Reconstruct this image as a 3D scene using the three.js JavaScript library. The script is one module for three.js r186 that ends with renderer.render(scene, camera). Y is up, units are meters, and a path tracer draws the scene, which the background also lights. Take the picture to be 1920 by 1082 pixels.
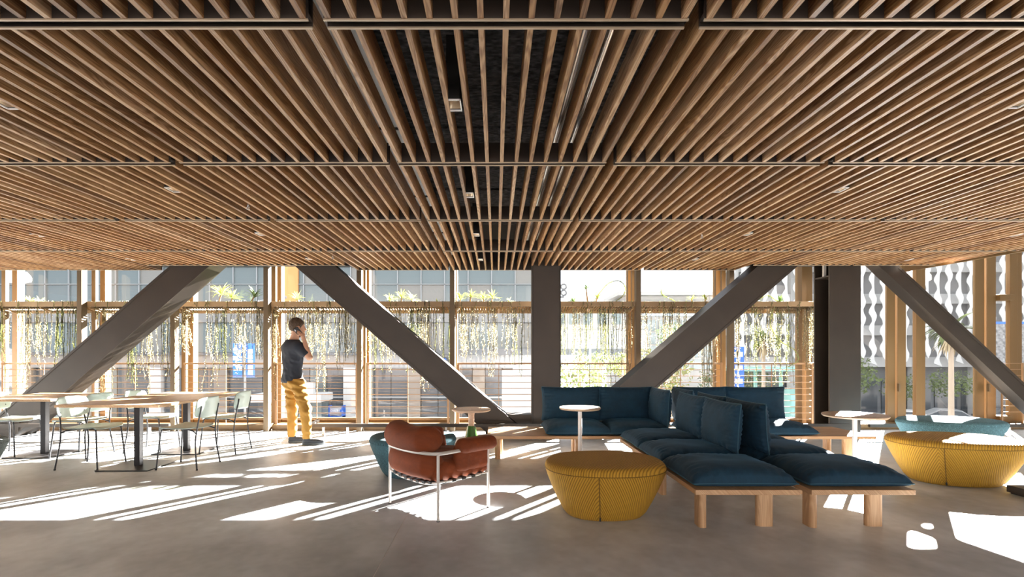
import * as THREE from 'three';
import { RoundedBoxGeometry } from 'three/addons/geometries/RoundedBoxGeometry.js';
import { mergeGeometries, mergeVertices } from 'three/addons/utils/BufferGeometryUtils.js';

// ---------------------------------------------------------------- camera, sky, sun, exposure
const scene = new THREE.Scene();
const camera = new THREE.PerspectiveCamera(58.97, 1920 / 1082, 0.05, 400);
camera.position.set(0, 1.27, 0);                       // level camera with a shifted lens
camera.lookAt(0, 1.27, -10);
camera.setViewOffset(1920, 1082, 30, -123, 1920, 1082);
scene.add(camera);

const renderer = new THREE.WebGLRenderer();
renderer.toneMapping = THREE.LinearToneMapping;
renderer.toneMappingExposure = 1.4;
renderer.shadowMap.enabled = true;

scene.background = new THREE.Color().setRGB(1.5, 1.6, 1.75);   // pale hazy sky

const sun = new THREE.DirectionalLight(new THREE.Color().setRGB(1, 0.965, 0.92), 130);
sun.name = 'sun';
sun.position.set(62, 46.9, -78);                       // low sun beyond the glazing, to the right
sun.target.position.set(0, 0, 0);
sun.castShadow = true;
sun.shadow.radius = 1;
Object.assign(sun.shadow.camera, { left: -14, right: 14, top: 10, bottom: -10, near: 60, far: 160 });
sun.shadow.mapSize.set(4096, 4096);
scene.add(sun, sun.target);

// ---------------------------------------------------------------- helpers
let seed = 12345;
const rnd = () => { seed = (seed + 0x6d2b79f5) | 0; let t = Math.imul(seed ^ (seed >>> 15), 1 | seed); t = (t + Math.imul(t ^ (t >>> 7), 61 | t)) ^ t; return ((t ^ (t >>> 14)) >>> 0) / 4294967296; };
const rr = (a, b) => a + (b - a) * rnd();
const clamp = THREE.MathUtils.clamp, lerp = THREE.MathUtils.lerp, sstep = THREE.MathUtils.smoothstep;
const V = (x, y, z) => new THREE.Vector3(x, y, z);
const hash = (x, y, z) => { let h = Math.imul(x, 374761393) ^ Math.imul(y, 668265263) ^ Math.imul(z, 2147483647 - 58); h = Math.imul(h ^ (h >>> 13), 1274126177); h ^= h >>> 16; return (h >>> 0) / 4294967296; };
function vnoise(x, y, z = 0, px = 0, py = 0) {          // value noise; px, py: tiling periods
  const xi = Math.floor(x), yi = Math.floor(y), zi = Math.floor(z);
  const f = (t) => t * t * (3 - 2 * t), fx = f(x - xi), fy = f(y - yi), fz = f(z - zi);
  const m = (a, p) => (p ? ((a % p) + p) % p : a);
  const h = (a, b, c) => hash(m(xi + a, px), m(yi + b, py), zi + c);
  const l = (c) => lerp(lerp(h(0, 0, c), h(1, 0, c), fx), lerp(h(0, 1, c), h(1, 1, c), fx), fy);
  return fz === 0 ? l(0) : lerp(l(0), l(1), fz);
}
function fbm(x, y, z, oct, px = 0, py = 0) { let s = 0, a = 0.5, n = 0; for (let i = 0; i < oct; i++) { s += a * vnoise(x, y, z + i * 17, px, py); n += a; x *= 2; y *= 2; px *= 2; py *= 2; a *= 0.5; } return s / n; }

const taken = new Map();
function numbered(name) { const n = taken.get(name) ?? 0; taken.set(name, n + 1); return n ? name + '_' + String(n).padStart(3, '0') : name; }
function shade(o) { o.castShadow = true; o.receiveShadow = true; return o; }
function part(name, geo, mat, parent, label) { const m = shade(new THREE.Mesh(geo, mat)); m.name = name; if (label) m.userData.label = label; parent.add(m); return m; }
function thing(name, label, category, [x, y, z] = [0, 0, 0], turn = 0, group) {
  const o = new THREE.Group(); o.name = numbered(name); o.position.set(x, y, z); o.rotation.y = turn; scene.add(o);
  o.userData = { label, category }; if (group) o.userData.group = group; return o;
}
function tagMesh(name, geo, mat, label, category, group) {
  const m = shade(new THREE.Mesh(geo, mat)); m.name = numbered(name); m.userData = { label, category }; if (group) m.userData.group = group; scene.add(m); return m;
}
function structure(name, geo, mat) {
  const m = geo ? shade(new THREE.Mesh(geo, mat)) : new THREE.Group(); m.name = name; m.userData = { kind: 'structure' }; scene.add(m); return m;
}
function copyOf(src, label, [x, y, z], turn, group) {
  const c = src.clone(); c.name = numbered(src.userData.base ?? src.name); c.userData = { label, category: src.userData.category, group }; c.position.set(x, y, z); c.rotation.y = turn; scene.add(c); return c;
}

// geometry: every box gets uv in metres; u runs along the longest side unless told otherwise
function uvAlong(g, axis, ou = 0, ov = 0) {
  const p = g.attributes.position, uv = new Float32Array(p.count * 2), A = ['getX', 'getY', 'getZ'], others = [0, 1, 2].filter((i) => i !== axis);
  for (let i = 0; i < p.count; i++) { uv[2 * i] = p[A[axis]](i) + ou; uv[2 * i + 1] = p[A[others[0]]](i) + p[A[others[1]]](i) + ov; }
  g.setAttribute('uv', new THREE.BufferAttribute(uv, 2)); return g;
}
function box(w, h, d, x = 0, y = 0, z = 0, r = 0, axis = -1) {
  const g = r > 0 ? new RoundedBoxGeometry(w, h, d, 2, Math.min(r, w / 2.01, h / 2.01, d / 2.01)) : new THREE.BoxGeometry(w, h, d);
  if (axis < 0) axis = w >= h && w >= d ? 0 : h >= d ? 1 : 2;
  uvAlong(g, axis, x * 1.37 + z * 0.77, y * 0.61 + z * 0.31 + x * 0.17); g.translate(x, y, z); return g;
}
const bb = (x0, x1, y0, y1, z0, z1, r = 0) => box(x1 - x0, y1 - y0, z1 - z0, (x0 + x1) / 2, (y0 + y1) / 2, (z0 + z1) / 2, r);
function merge(list) {
  const l = list.map((g) => { const q = g.index ? g.toNonIndexed() : g.clone(); for (const k of Object.keys(q.attributes)) if (!['position', 'normal', 'uv', 'color'].includes(k)) q.deleteAttribute(k);
    if (!q.attributes.uv) q.setAttribute('uv', new THREE.BufferAttribute(new Float32Array(q.attributes.position.count * 2), 2)); return q; });
  return mergeGeometries(l);
}
function bar(a, b, r, n = 8, r2 = r) {                  // round bar between two points
  const d = b.clone().sub(a), g = new THREE.CylinderGeometry(r2, r, d.length(), n, 1); g.translate(0, d.length() / 2, 0);
  g.applyQuaternion(new THREE.Quaternion().setFromUnitVectors(V(0, 1, 0), d.clone().normalize())); g.translate(a.x, a.y, a.z); return g;
}
function flatBar(a, b, w, t) {                          // square bar between two points
  const d = b.clone().sub(a), g = box(w, d.length(), t, 0, d.length() / 2, 0, 0, 1);
  g.applyQuaternion(new THREE.Quaternion().setFromUnitVectors(V(0, 1, 0), d.clone().normalize())); g.translate(a.x, a.y, a.z); return g;
}
function tube(pts, r, seg = 40, n = 8, closed = false, tension = 0.5) { return new THREE.TubeGeometry(new THREE.CatmullRomCurve3(pts, closed, 'catmullrom', tension), seg, r, n, closed); }
function lathe(pts, n = 40) { return new THREE.LatheGeometry(pts.map(([r, y]) => new THREE.Vector2(r, y)), n); }

// signed distance fields meshed with surface nets
const smin = (a, b, k) => { const h = Math.max(k - Math.abs(a - b), 0) / k; return Math.min(a, b) - h * h * k * 0.25; };
function sdCap(x, y, z, a, b, ra, rb) {
  const bx = b[0] - a[0], by = b[1] - a[1], bz = b[2] - a[2], px = x - a[0], py = y - a[1], pz = z - a[2];
  const t = clamp((px * bx + py * by + pz * bz) / (bx * bx + by * by + bz * bz + 1e-12), 0, 1);
  return Math.hypot(px - bx * t, py - by * t, pz - bz * t) - (ra + (rb - ra) * t);
}
function sdEll(x, y, z, c, r) {
  const px = (x - c[0]) / r[0], py = (y - c[1]) / r[1], pz = (z - c[2]) / r[2], k0 = Math.hypot(px, py, pz), k1 = Math.hypot(px / r[0], py / r[1], pz / r[2]);
  return k1 < 1e-9 ? -Math.min(...r) : (k0 * (k0 - 1)) / k1;
}
function sdBox(x, y, z, c, h, r) {
  const qx = Math.abs(x - c[0]) - h[0] + r, qy = Math.abs(y - c[1]) - h[1] + r, qz = Math.abs(z - c[2]) - h[2] + r;
  return Math.hypot(Math.max(qx, 0), Math.max(qy, 0), Math.max(qz, 0)) + Math.min(Math.max(qx, qy, qz), 0) - r;
}
function netMesh(f, lo, hi, cell) {
  const n = [0, 1, 2].map((i) => Math.ceil((hi[i] - lo[i]) / cell) + 1), [nx, ny, nz] = n, F = new Float32Array(nx * ny * nz), id = (i, j, k) => i + nx * (j + ny * k);
  for (let k = 0; k < nz; k++) for (let j = 0; j < ny; j++) for (let i = 0; i < nx; i++) F[id(i, j, k)] = f(lo[0] + i * cell, lo[1] + j * cell, lo[2] + k * cell);
  const at = new Int32Array(F.length).fill(-1), P = [], I = [];
  for (let k = 0; k < nz - 1; k++) for (let j = 0; j < ny - 1; j++) for (let i = 0; i < nx - 1; i++) {
    let c = 0, sx = 0, sy = 0, sz = 0; const e = (a, b, c1, d, e2, g) => {
      const fa = F[id(i + a, j + b, k + c1)], fb = F[id(i + d, j + e2, k + g)]; if (fa < 0 === fb < 0) return;
      const t = fa / (fa - fb); sx += a + (d - a) * t; sy += b + (e2 - b) * t; sz += c1 + (g - c1) * t; c++; };
    for (let a = 0; a < 2; a++) for (let b = 0; b < 2; b++) { e(0, a, b, 1, a, b); e(a, 0, b, a, 1, b); e(a, b, 0, a, b, 1); }
    if (!c) continue;
    at[id(i, j, k)] = P.length / 3; P.push(lo[0] + (i + sx / c) * cell, lo[1] + (j + sy / c) * cell, lo[2] + (k + sz / c) * cell);
  }
  const quad = (a, b, c, d, flip) => { if (flip) I.push(a, c, b, a, d, c); else I.push(a, b, c, a, c, d); };
  for (let k = 1; k < nz - 1; k++) for (let j = 1; j < ny - 1; j++) for (let i = 1; i < nx - 1; i++) {
    const s = F[id(i, j, k)] < 0;
    if (s !== F[id(i + 1, j, k)] < 0) quad(at[id(i, j - 1, k - 1)], at[id(i, j, k - 1)], at[id(i, j, k)], at[id(i, j - 1, k)], !s);
    if (s !== F[id(i, j + 1, k)] < 0) quad(at[id(i - 1, j, k - 1)], at[id(i - 1, j, k)], at[id(i, j, k)], at[id(i, j, k - 1)], !s);
    if (s !== F[id(i, j, k + 1)] < 0) quad(at[id(i - 1, j - 1, k)], at[id(i, j - 1, k)], at[id(i, j, k)], at[id(i - 1, j, k)], !s);
  }
  const N = new Float32Array(P.length), uv = new Float32Array((P.length / 3) * 2), h = cell * 0.5;
  for (let q = 0; q < P.length; q += 3) {
    const [x, y, z] = [P[q], P[q + 1], P[q + 2]], gx = f(x + h, y, z) - f(x - h, y, z), gy = f(x, y + h, z) - f(x, y - h, z), gz = f(x, y, z + h) - f(x, y, z - h), l = Math.hypot(gx, gy, gz) || 1;
    N[q] = gx / l; N[q + 1] = gy / l; N[q + 2] = gz / l; uv[(q / 3) * 2] = x + z; uv[(q / 3) * 2 + 1] = y + z * 0.3;
  }
  const g = new THREE.BufferGeometry(); g.setAttribute('position', new THREE.Float32BufferAttribute(P, 3)); g.setAttribute('normal', new THREE.BufferAttribute(N, 3)); g.setAttribute('uv', new THREE.BufferAttribute(uv, 2)); g.setIndex(I); return g;
}

// ---------------------------------------------------------------- textures and materials
function tex(w, h, fn, srgb, ru = 1, rv = 1) {
  const d = new Uint8Array(w * h * 4);
  for (let y = 0; y < h; y++) for (let x = 0; x < w; x++) { const c = fn(x / w, y / h), o = (y * w + x) * 4; for (let i = 0; i < 3; i++) d[o + i] = clamp(Math.round((Array.isArray(c) ? c[i] : c) * 255), 0, 255); d[o + 3] = 255; }
  const t = new THREE.DataTexture(d, w, h); t.wrapS = t.wrapT = THREE.RepeatWrapping; t.magFilter = THREE.LinearFilter; t.minFilter = THREE.LinearMipmapLinearFilter; t.generateMipmaps = true;
  if (srgb) t.colorSpace = THREE.SRGBColorSpace; t.repeat.set(ru, rv); t.needsUpdate = true; return t;
}
const C = (r, g, b) => new THREE.Color().setRGB(r, g, b);
function std(o) { return new THREE.MeshStandardMaterial(o); }
function phys(o) { return new THREE.MeshPhysicalMaterial(o); }

// wood: u along the grain, 2 m by 0.5 m
const grain = (k, strength) => (u, v) => {
  const w = fbm(u * 4, v * 10, k, 3, 4, 10), ring = 0.5 + 0.5 * Math.sin((v * 26 + w * 7) * 6.283), fib = fbm(u * 16, v * 220, k + 5, 2, 16, 220);
  const t = clamp(0.62 + strength * (0.55 * (ring - 0.5) + 0.8 * (fib - 0.5) + 0.7 * (w - 0.5)), 0, 1);
  return [0.70 + 0.3 * t, 0.62 + 0.38 * t, 0.52 + 0.48 * t];
};
const slatMap = tex(512, 256, grain(3, 1.7), true, 0.5, 2);
const oakMap = tex(512, 512, grain(11, 0.45), true, 0.5, 2);
const slatTones = [[0.45, 0.275, 0.140], [0.39, 0.225, 0.105], [0.33, 0.175, 0.074], [0.50, 0.325, 0.185], [0.25, 0.140, 0.070], [0.42, 0.250, 0.118], [0.37, 0.200, 0.082]];
const slatMats = slatTones.map((c) => std({ color: C(...c), map: slatMap, roughness: 0.45 }));
const concreteMap = tex(1024, 1024, (u, v) => {
  const a = fbm(u * 5, v * 5, 1, 5, 5, 5), b = fbm(u * 18, v * 12, 9, 4, 18, 12), c = fbm(u * 90, v * 90, 21, 2, 90, 90), s = Math.pow(fbm(u * 3, v * 9, 33, 5, 3, 9), 2);
  const t = 0.80 + 0.30 * (a - 0.5) + 0.16 * (b - 0.5) + 0.07 * (c - 0.5) - 0.16 * s; return [t, t * 0.985, t * 0.962];
}, true, 1 / 5, 1 / 5);
const concreteRough = tex(512, 512, (u, v) => 0.40 + 0.3 * (fbm(u * 7, v * 7, 4, 4, 7, 7) - 0.3), false, 1 / 4, 1 / 4);
const weave = tex(256, 256, (u, v) => 0.5 + 0.5 * (fbm(u * 64, v * 64, 2, 2, 64, 64) - 0.5), false, 6, 6);
const feltMap = tex(256, 256, (u, v) => { const t = fbm(u * 70, v * 70, 8, 2, 70, 70), s = 0.55 + 0.9 * (t - 0.5); return [s, s + 0.02, s + 0.03]; }, true, 4, 4);
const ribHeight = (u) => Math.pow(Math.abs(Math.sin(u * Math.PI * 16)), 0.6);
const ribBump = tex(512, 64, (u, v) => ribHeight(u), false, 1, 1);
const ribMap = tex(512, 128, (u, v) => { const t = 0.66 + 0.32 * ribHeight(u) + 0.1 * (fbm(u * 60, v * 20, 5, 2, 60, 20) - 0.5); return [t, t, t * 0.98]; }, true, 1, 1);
const velvetMap = tex(256, 256, (u, v) => { const t = 0.86 + 0.22 * (fbm(u * 6, v * 6, 14, 4, 6, 6) - 0.5) + 0.10 * (fbm(u * 60, v * 60, 15, 2, 60, 60) - 0.5); return [t, t, t]; }, true, 1.6, 1.6);
const feltBlack = tex(256, 256, (u, v) => { const t = 0.5 + 0.7 * (fbm(u * 30, v * 60, 31, 3, 30, 60) - 0.5); return [t, t, t]; }, true, 1, 1);
const steelMap = tex(256, 256, (u, v) => { const t = 0.85 + 0.2 * (fbm(u * 8, v * 8, 41, 4, 8, 8) - 0.5); return [t, t, t]; }, true, 0.5, 0.5);

const M = {
  floor: std({ color: C(0.80, 0.875, 0.96), map: concreteMap, roughnessMap: concreteRough, roughness: 1 }),
  filler: std({ color: C(0.55, 0.54, 0.52), roughness: 0.7 }),
  plaster: std({ color: C(0.72, 0.71, 0.69), roughness: 0.9 }),
  deck: std({ color: C(0.035, 0.035, 0.037), roughness: 0.95 }),
  batt: std({ color: C(0.27, 0.275, 0.285), map: feltBlack, roughness: 1, bumpMap: feltBlack, bumpScale: 0.006 }),
  duct: std({ color: C(0.74, 0.76, 0.76), roughness: 0.5 }),
  chrome: std({ color: C(0.75, 0.76, 0.78), roughness: 0.25, metalness: 0.9 }),
  railPlate: std({ color: C(0.042, 0.03, 0.022), roughness: 0.6 }), railLip: std({ color: C(0.42, 0.33, 0.23), roughness: 0.45, metalness: 0.3 }),
  railDark: std({ color: C(0.045, 0.032, 0.024), roughness: 0.6 }),
  steel: std({ color: C(0.044, 0.031, 0.021), map: steelMap, roughness: 0.5, metalness: 0.1 }),
  bronze: std({ color: C(0.115, 0.078, 0.040), roughness: 0.48, metalness: 0.25 }),
  gold: std({ color: C(0.155, 0.090, 0.032), roughness: 0.45, metalness: 0.2 }),
  railBar: std({ color: C(0.28, 0.17, 0.09), roughness: 0.4, metalness: 0.4 }),
  lip: std({ color: C(0.27, 0.175, 0.085), roughness: 0.5 }),
  glass: phys({ color: C(1, 1, 1), transmission: 1, thickness: 0, roughness: 0, ior: 1.45 }),
  oak: std({ color: C(0.66, 0.44, 0.255), map: oakMap, roughness: 0.5 }),
  oakPale: std({ color: C(0.72, 0.56, 0.42), map: oakMap, roughness: 0.45 }),
  black: std({ color: C(0.018, 0.018, 0.02), roughness: 0.42, metalness: 0.2 }),
  blackMatte: std({ color: C(0.012, 0.012, 0.012), roughness: 0.8 }),
  sage: std({ color: C(0.40, 0.475, 0.415), roughness: 0.42 }),
  sageSeat: std({ color: C(0.35, 0.41, 0.36), roughness: 0.48 }),
  navy: phys({ color: C(0.005, 0.050, 0.098), map: velvetMap, roughness: 0.85, sheen: 0.5, sheenColor: C(0.05, 0.25, 0.46), sheenRoughness: 0.45, bumpMap: weave, bumpScale: 0.0006 }),
  navyPipe: phys({ color: C(0.02, 0.085, 0.13), roughness: 0.7, sheen: 0.5, sheenColor: C(0.2, 0.4, 0.5), sheenRoughness: 0.5 }),
  rust: phys({ color: C(0.26, 0.050, 0.005), map: velvetMap, roughness: 0.8, sheen: 0.4, sheenColor: C(0.60, 0.17, 0.02), sheenRoughness: 0.4 }),
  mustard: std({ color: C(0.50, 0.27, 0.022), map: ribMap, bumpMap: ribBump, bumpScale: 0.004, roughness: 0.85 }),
  mustardPlain: std({ color: C(0.16, 0.085, 0.008), roughness: 0.9 }),
  teal: std({ color: C(0.15, 0.36, 0.42), map: feltMap, roughness: 0.95, bumpMap: weave, bumpScale: 0.002 }),
  aqua: std({ color: C(0.27, 0.56, 0.64), map: feltMap, roughness: 0.95, bumpMap: weave, bumpScale: 0.002 }),
  creamMetal: std({ color: C(0.60, 0.57, 0.53), roughness: 0.35, metalness: 0.25 }),
  whiteMetal: std({ color: C(0.78, 0.77, 0.75), roughness: 0.4 }),
  pinkWood: std({ color: C(0.74, 0.55, 0.42), map: oakMap, roughness: 0.5 }),
  greenGloss: phys({ color: C(0.045, 0.13, 0.02), roughness: 0.25, clearcoat: 0.8, clearcoatRoughness: 0.1 }),
  tag: std({ color: C(0.02, 0.02, 0.02), roughness: 0.8 }),
};
// ---------------------------------------------------------------- room shell
const FZ = -9.0;                                        // outer line of the glazing
{ const f = structure('floor'); const j = -0.7;
  for (const [a, b] of [[-11, j - 0.003], [j + 0.003, 10]]) { const g = bb(a, b, -0.3, 0, FZ, 4.7), p = g.attributes.position, uv = g.attributes.uv; for (let i = 0; i < p.count; i++) uv.setXY(i, p.getX(i), p.getZ(i) + p.getY(i)); part('slab', g, M.floor, f); }
  part('joint_filler', bb(j - 0.003, j + 0.003, -0.3, -0.0015, FZ, 4.7), M.filler, f); }
structure('wall_left', bb(-11.2, -11, -0.3, 3.4, FZ, 4.7), M.plaster);
structure('wall_right', bb(10, 10.2, -0.3, 4.1, FZ, 4.7), M.plaster);
{ const w = structure('wall_back'), xs = [-11, -8.0, -5.0, -2.0, 1.0, 4.0, 7.0, 10];   // the wall behind the camera is glazed like the one in front
  for (let i = 0; i < xs.length - 1; i++) {
    part('mullion', bb(xs[i], xs[i] + 0.12, 0, 3.12, 4.5, 4.7), M.bronze, w); part('apron', bb(xs[i] + 0.12, xs[i + 1], 0, 0.12, 4.5, 4.7), M.bronze, w);
    const p = new THREE.PlaneGeometry(xs[i + 1] - xs[i] - 0.12, 3.0); p.translate((xs[i] + 0.12 + xs[i + 1]) / 2, 1.62, 4.6); part('pane', p, M.glass, w);
  }
  part('lintel', bb(6.3, 10, 3.12, 3.9, 4.5, 4.7), M.plaster, w); }

// ---------------------------------------------------------------- slatted ceiling: square panels of slats on a 1.524 m grid
const PITCH = 1.524, SLAT = 0.1016, SH = 0.13, CY = 2.61, GX = 0.802;      // GX: a joint between two panel columns
const ROW0 = 2.07;                                     // depth of the first visible joint
const columnsTrim = new Set([-4, -3, 2, 3]);              // panel columns cut back where the braces pass
const ceiling = structure('ceiling');
part('deck', bb(-11.2, 6.3, 3.12, 3.4, FZ, 4.7), M.deck, ceiling);
part('soffit', bb(6.3, 10.2, 3.9, 4.1, FZ, 4.7), M.plaster, ceiling); part('soffit_upstand', bb(6.2, 6.3, 3.4, 4.1, FZ, 4.7), M.plaster, ceiling);
part('bulkhead', bb(-11, 5.55, 2.70, 3.12, -8.34, -8.24), M.deck, ceiling);
for (let i = -6; i <= 3; i++) for (let k = -2; k < 4; k++) {                // black acoustic batts above the slats
  const x0 = GX + i * PITCH + 0.01, z1 = -(ROW0 + 0.42 + (k - 1) * PITCH) - 0.02, z0 = z1 - PITCH + 0.03; if (z0 < -8.2) continue;
  part('insulation_batt', bb(x0, x0 + PITCH - 0.02, 3.05 + 0.01 * ((i + k) & 1), 3.12, z0, z1, 0.025), M.batt, ceiling);
}
const sideEnd = (x) => (x > 6.53 ? 8.22 - (x - 6.53) * 7 : 99);             // the slanted right edge of the ceiling
const stuffSlats = [];
let singles = 0;
for (let col = -7; col <= 4; col++) for (let row = -4; row <= 3; row++) {
  const x0 = GX + col * PITCH + 0.037, d0 = ROW0 + row * PITCH, d1 = d0 + PITCH;
  const dEnd = row === 3 ? (columnsTrim.has(col) ? 7.725 : 8.165) : d1;
  const one = (row === -1 && col >= -3 && col <= 1) || (row === 0 && col >= -4 && col <= 2) || (row === 1 && col >= -5 && col <= 2);
  const panel = new THREE.Group(); panel.name = 'slat_panel';
  let any = false; const xe = [];
  for (let s = 0; s < 15; s++) {
    const x = x0 + 0.014 + s * SLAT; let a = d0 + 0.03, b = Math.min(dEnd - 0.03, sideEnd(x));
    if (row === 3 && x > 0.50 && x < 1.05) b = 7.74;
    if (row === 3 && x > 5.0 && x < 5.66) b = 7.74;
    if (b - a < 0.05) continue;
    any = true; xe.push(x);
    const g = box(0.0240, SH, b - a, x, CY + SH / 2, -(a + b) / 2, 0, 2);
    const uv = g.attributes.uv, ou = rr(0, 9), ov = rr(0, 5); for (let i = 0; i < uv.count; i++) uv.setXY(i, uv.getX(i) + ou, uv.getY(i) + ov);
    const tone = Math.floor(rnd() * slatMats.length);
    if (one) { part('slat', g, slatMats[tone], panel); singles++; }
    else { const c = slatTones[tone], col3 = new Float32Array(g.attributes.position.count * 3); for (let i = 0; i < col3.length; i += 3) col3.set(c, i); g.setAttribute('color', new THREE.BufferAttribute(col3, 3)); stuffSlats.push(g); }
  }
  if (!any) continue;
  const xa = xe[0] - 0.020, xb = xe[xe.length - 1] + 0.020;
  if (d0 < 8) {                                          // end rails: two plates with a recessed bolted strip between them
    part('end_rail', bb(xa, xb, CY + 0.002, CY + 0.135, -d0 - 0.030, -d0 - 0.021), M.railPlate, panel); part('rail_lip', bb(xa, xb, CY - 0.004, CY + 0.002, -d0 - 0.031, -d0 - 0.020), M.railLip, panel);
    if (row < 3 || dEnd > 7) {
      const e = Math.min(dEnd, sideEnd(xb) > 50 ? 99 : d1);
      part('end_rail', bb(xa, xb, CY + 0.002, CY + 0.135, -e + 0.021, -e + 0.030), M.railPlate, panel); part('rail_lip', bb(xa, xb, CY - 0.004, CY + 0.002, -e + 0.020, -e + 0.031), M.railLip, panel);
    }
    part('joint_strip', bb(xa, xb, CY + 0.018, CY + 0.03, -d0 - 0.021, -d0 + 0.021), M.railDark, panel);
    if (one || row === 0) { const bolts = xe.map((x) => { const c = new THREE.CylinderGeometry(0.006, 0.006, 0.006, 6); c.translate(x, CY + 0.016, -d0); return c; }); part('bolts', merge(bolts), M.railPlate, panel).userData.kind = 'stuff'; }
  }
  ceiling.add(panel);
}
{ const m = part('slats', merge(stuffSlats), std({ map: slatMap, vertexColors: true, roughness: 0.6 }), ceiling); m.userData.kind = 'stuff'; }
{ // wooden fascia along the slanted right edge of the ceiling
  const a = V(6.55, CY + 0.05, -8.2), b = V(7.75, CY + 0.05, 0.2); part('fascia', flatBar(a, b, 0.02, 0.14).translate(0.02, 0.0, 0), M.gold, ceiling); }

// services above the slats
function duct(label, x0, x1, y0, y1, d0, d1, n) { const t = thing('air_duct', label, 'duct', [0, 0, 0], 0, 'ducts above the slats'); for (let i = 0; i < n; i++) { const a = d0 + ((d1 - d0) * i) / n, b = d0 + ((d1 - d0) * (i + 1)) / n; part('duct_section', bb(x0, x1, y0, y1, -b + 0.006, -a - 0.006, 0.01), M.duct, t); } for (let i = 1; i < n; i++) { const a = d0 + ((d1 - d0) * i) / n; part('flange', bb(x0 - 0.012, x1 + 0.012, y0 - 0.012, y1, -a - 0.006, -a + 0.006), M.black, t); } return t; }
duct('pale grey flat air duct above the slats, left of the near ceiling downlight', -1.00, -0.66, 2.82, 2.96, 0.5, 8.0, 5);
duct('narrow pale grey air duct above the slats at the right of the ceiling middle', 1.12, 1.26, 2.82, 2.96, 0.5, 8.0, 5);
for (const [x, d, l] of [[0.43, 6, 'thin metal pipe above the slats, nearer to the ceiling downlights'], [0.56, 6, 'thin metal pipe above the slats, farther from the ceiling downlights']]) tagMesh('conduit_pipe', bar(V(x, 2.85, -0.5), V(x, 2.85, -8.1), 0.035, 14), M.chrome, l, 'pipe', 'pipes above the slats');
{ const spots = [[-0.226, 2.76, 'nearest, right of the grey duct'], [-0.226, 4.32, 'second from the camera in the middle row'], [-0.226, 5.76, 'third from the camera in the middle row'], [-0.226, 7.28, 'nearest the glazing in the middle row'],
    [-2.64, 2.74, 'at the left edge of the photo'], [-2.64, 4.18, 'second in the left row'], [-2.64, 5.72, 'third in the left row'], [-2.64, 7.22, 'fourth in the left row, near the brace'],
    [2.815, 2.73, 'at the right edge of the photo'], [2.815, 4.18, 'second in the right row'], [2.815, 5.72, 'third in the right row'], [2.815, 7.24, 'fourth in the right row'],
    [-5.2, 5.78, 'third in the far left row'], [-5.2, 7.26, 'fourth in the far left row'], [5.86, 5.76, 'third in the far right row'], [5.86, 7.26, 'fourth in the far right row']];
  const refl = std({ color: C(0.85, 0.66, 0.45), roughness: 0.3, metalness: 0.4 });
  for (const [x, d, where] of spots) {
    const t = thing('downlight', 'square black recessed downlight between slats, ' + where, 'downlight', [x, CY + 0.01, -d], 0, 'square ceiling downlights'), s = 0.038;
    const wall = merge([bb(-s, -s + 0.004, 0, 0.34, -0.06, 0.06), bb(s - 0.004, s, 0, 0.34, -0.06, 0.06), bb(-s, s, 0, 0.34, -0.06, -0.056), bb(-s, s, 0, 0.34, 0.056, 0.06), bb(-s, s, 0.336, 0.34, -0.06, 0.06)]);
    part('housing', wall, M.blackMatte, t);
    part('trim', merge([bb(-s - 0.001, -s + 0.005, -0.008, 0, -0.062, 0.062), bb(s - 0.005, s + 0.001, -0.008, 0, -0.062, 0.062), bb(-s, s, -0.008, 0, -0.062, -0.056), bb(-s, s, -0.008, 0, 0.056, 0.062)]), M.whiteMetal, t);
    const r = new THREE.CylinderGeometry(0.02, 0.046, 0.06, 4, 1, true); r.rotateY(Math.PI / 4); r.scale(1, 1, 1.6); r.translate(0, 0.032, 0); part('reflector', r, refl, t);
    part('lens', bb(-0.016, 0.016, 0.06, 0.066, -0.026, 0.026), M.whiteMetal, t);
  } }
for (const [x, d, l] of [[-2.235, 4.6, 'small pendent sprinkler head in the slats, left near'], [-2.24, 7.0, 'small pendent sprinkler head in the slats, left near the glazing'], [2.32, 5.75, 'small pendent sprinkler head in the slats, right']]) {
  const t = thing('sprinkler_head', l, 'sprinkler', [x, CY, -d], 0, 'sprinkler heads'); part('pipe', bar(V(0, 0.3, 0), V(0, 0.0, 0), 0.009, 8), M.chrome, t); part('deflector', bar(V(0, -0.035, 0), V(0, -0.03, 0), 0.016, 10), M.chrome, t); part('frame', merge([bar(V(0, 0, 0), V(0.012, -0.018, 0), 0.003, 5), bar(V(0.012, -0.018, 0), V(0, -0.032, 0), 0.003, 5), bar(V(0, 0, 0), V(-0.012, -0.018, 0), 0.003, 5), bar(V(-0.012, -0.018, 0), V(0, -0.032, 0), 0.003, 5)]), M.chrome, t);
}

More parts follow.
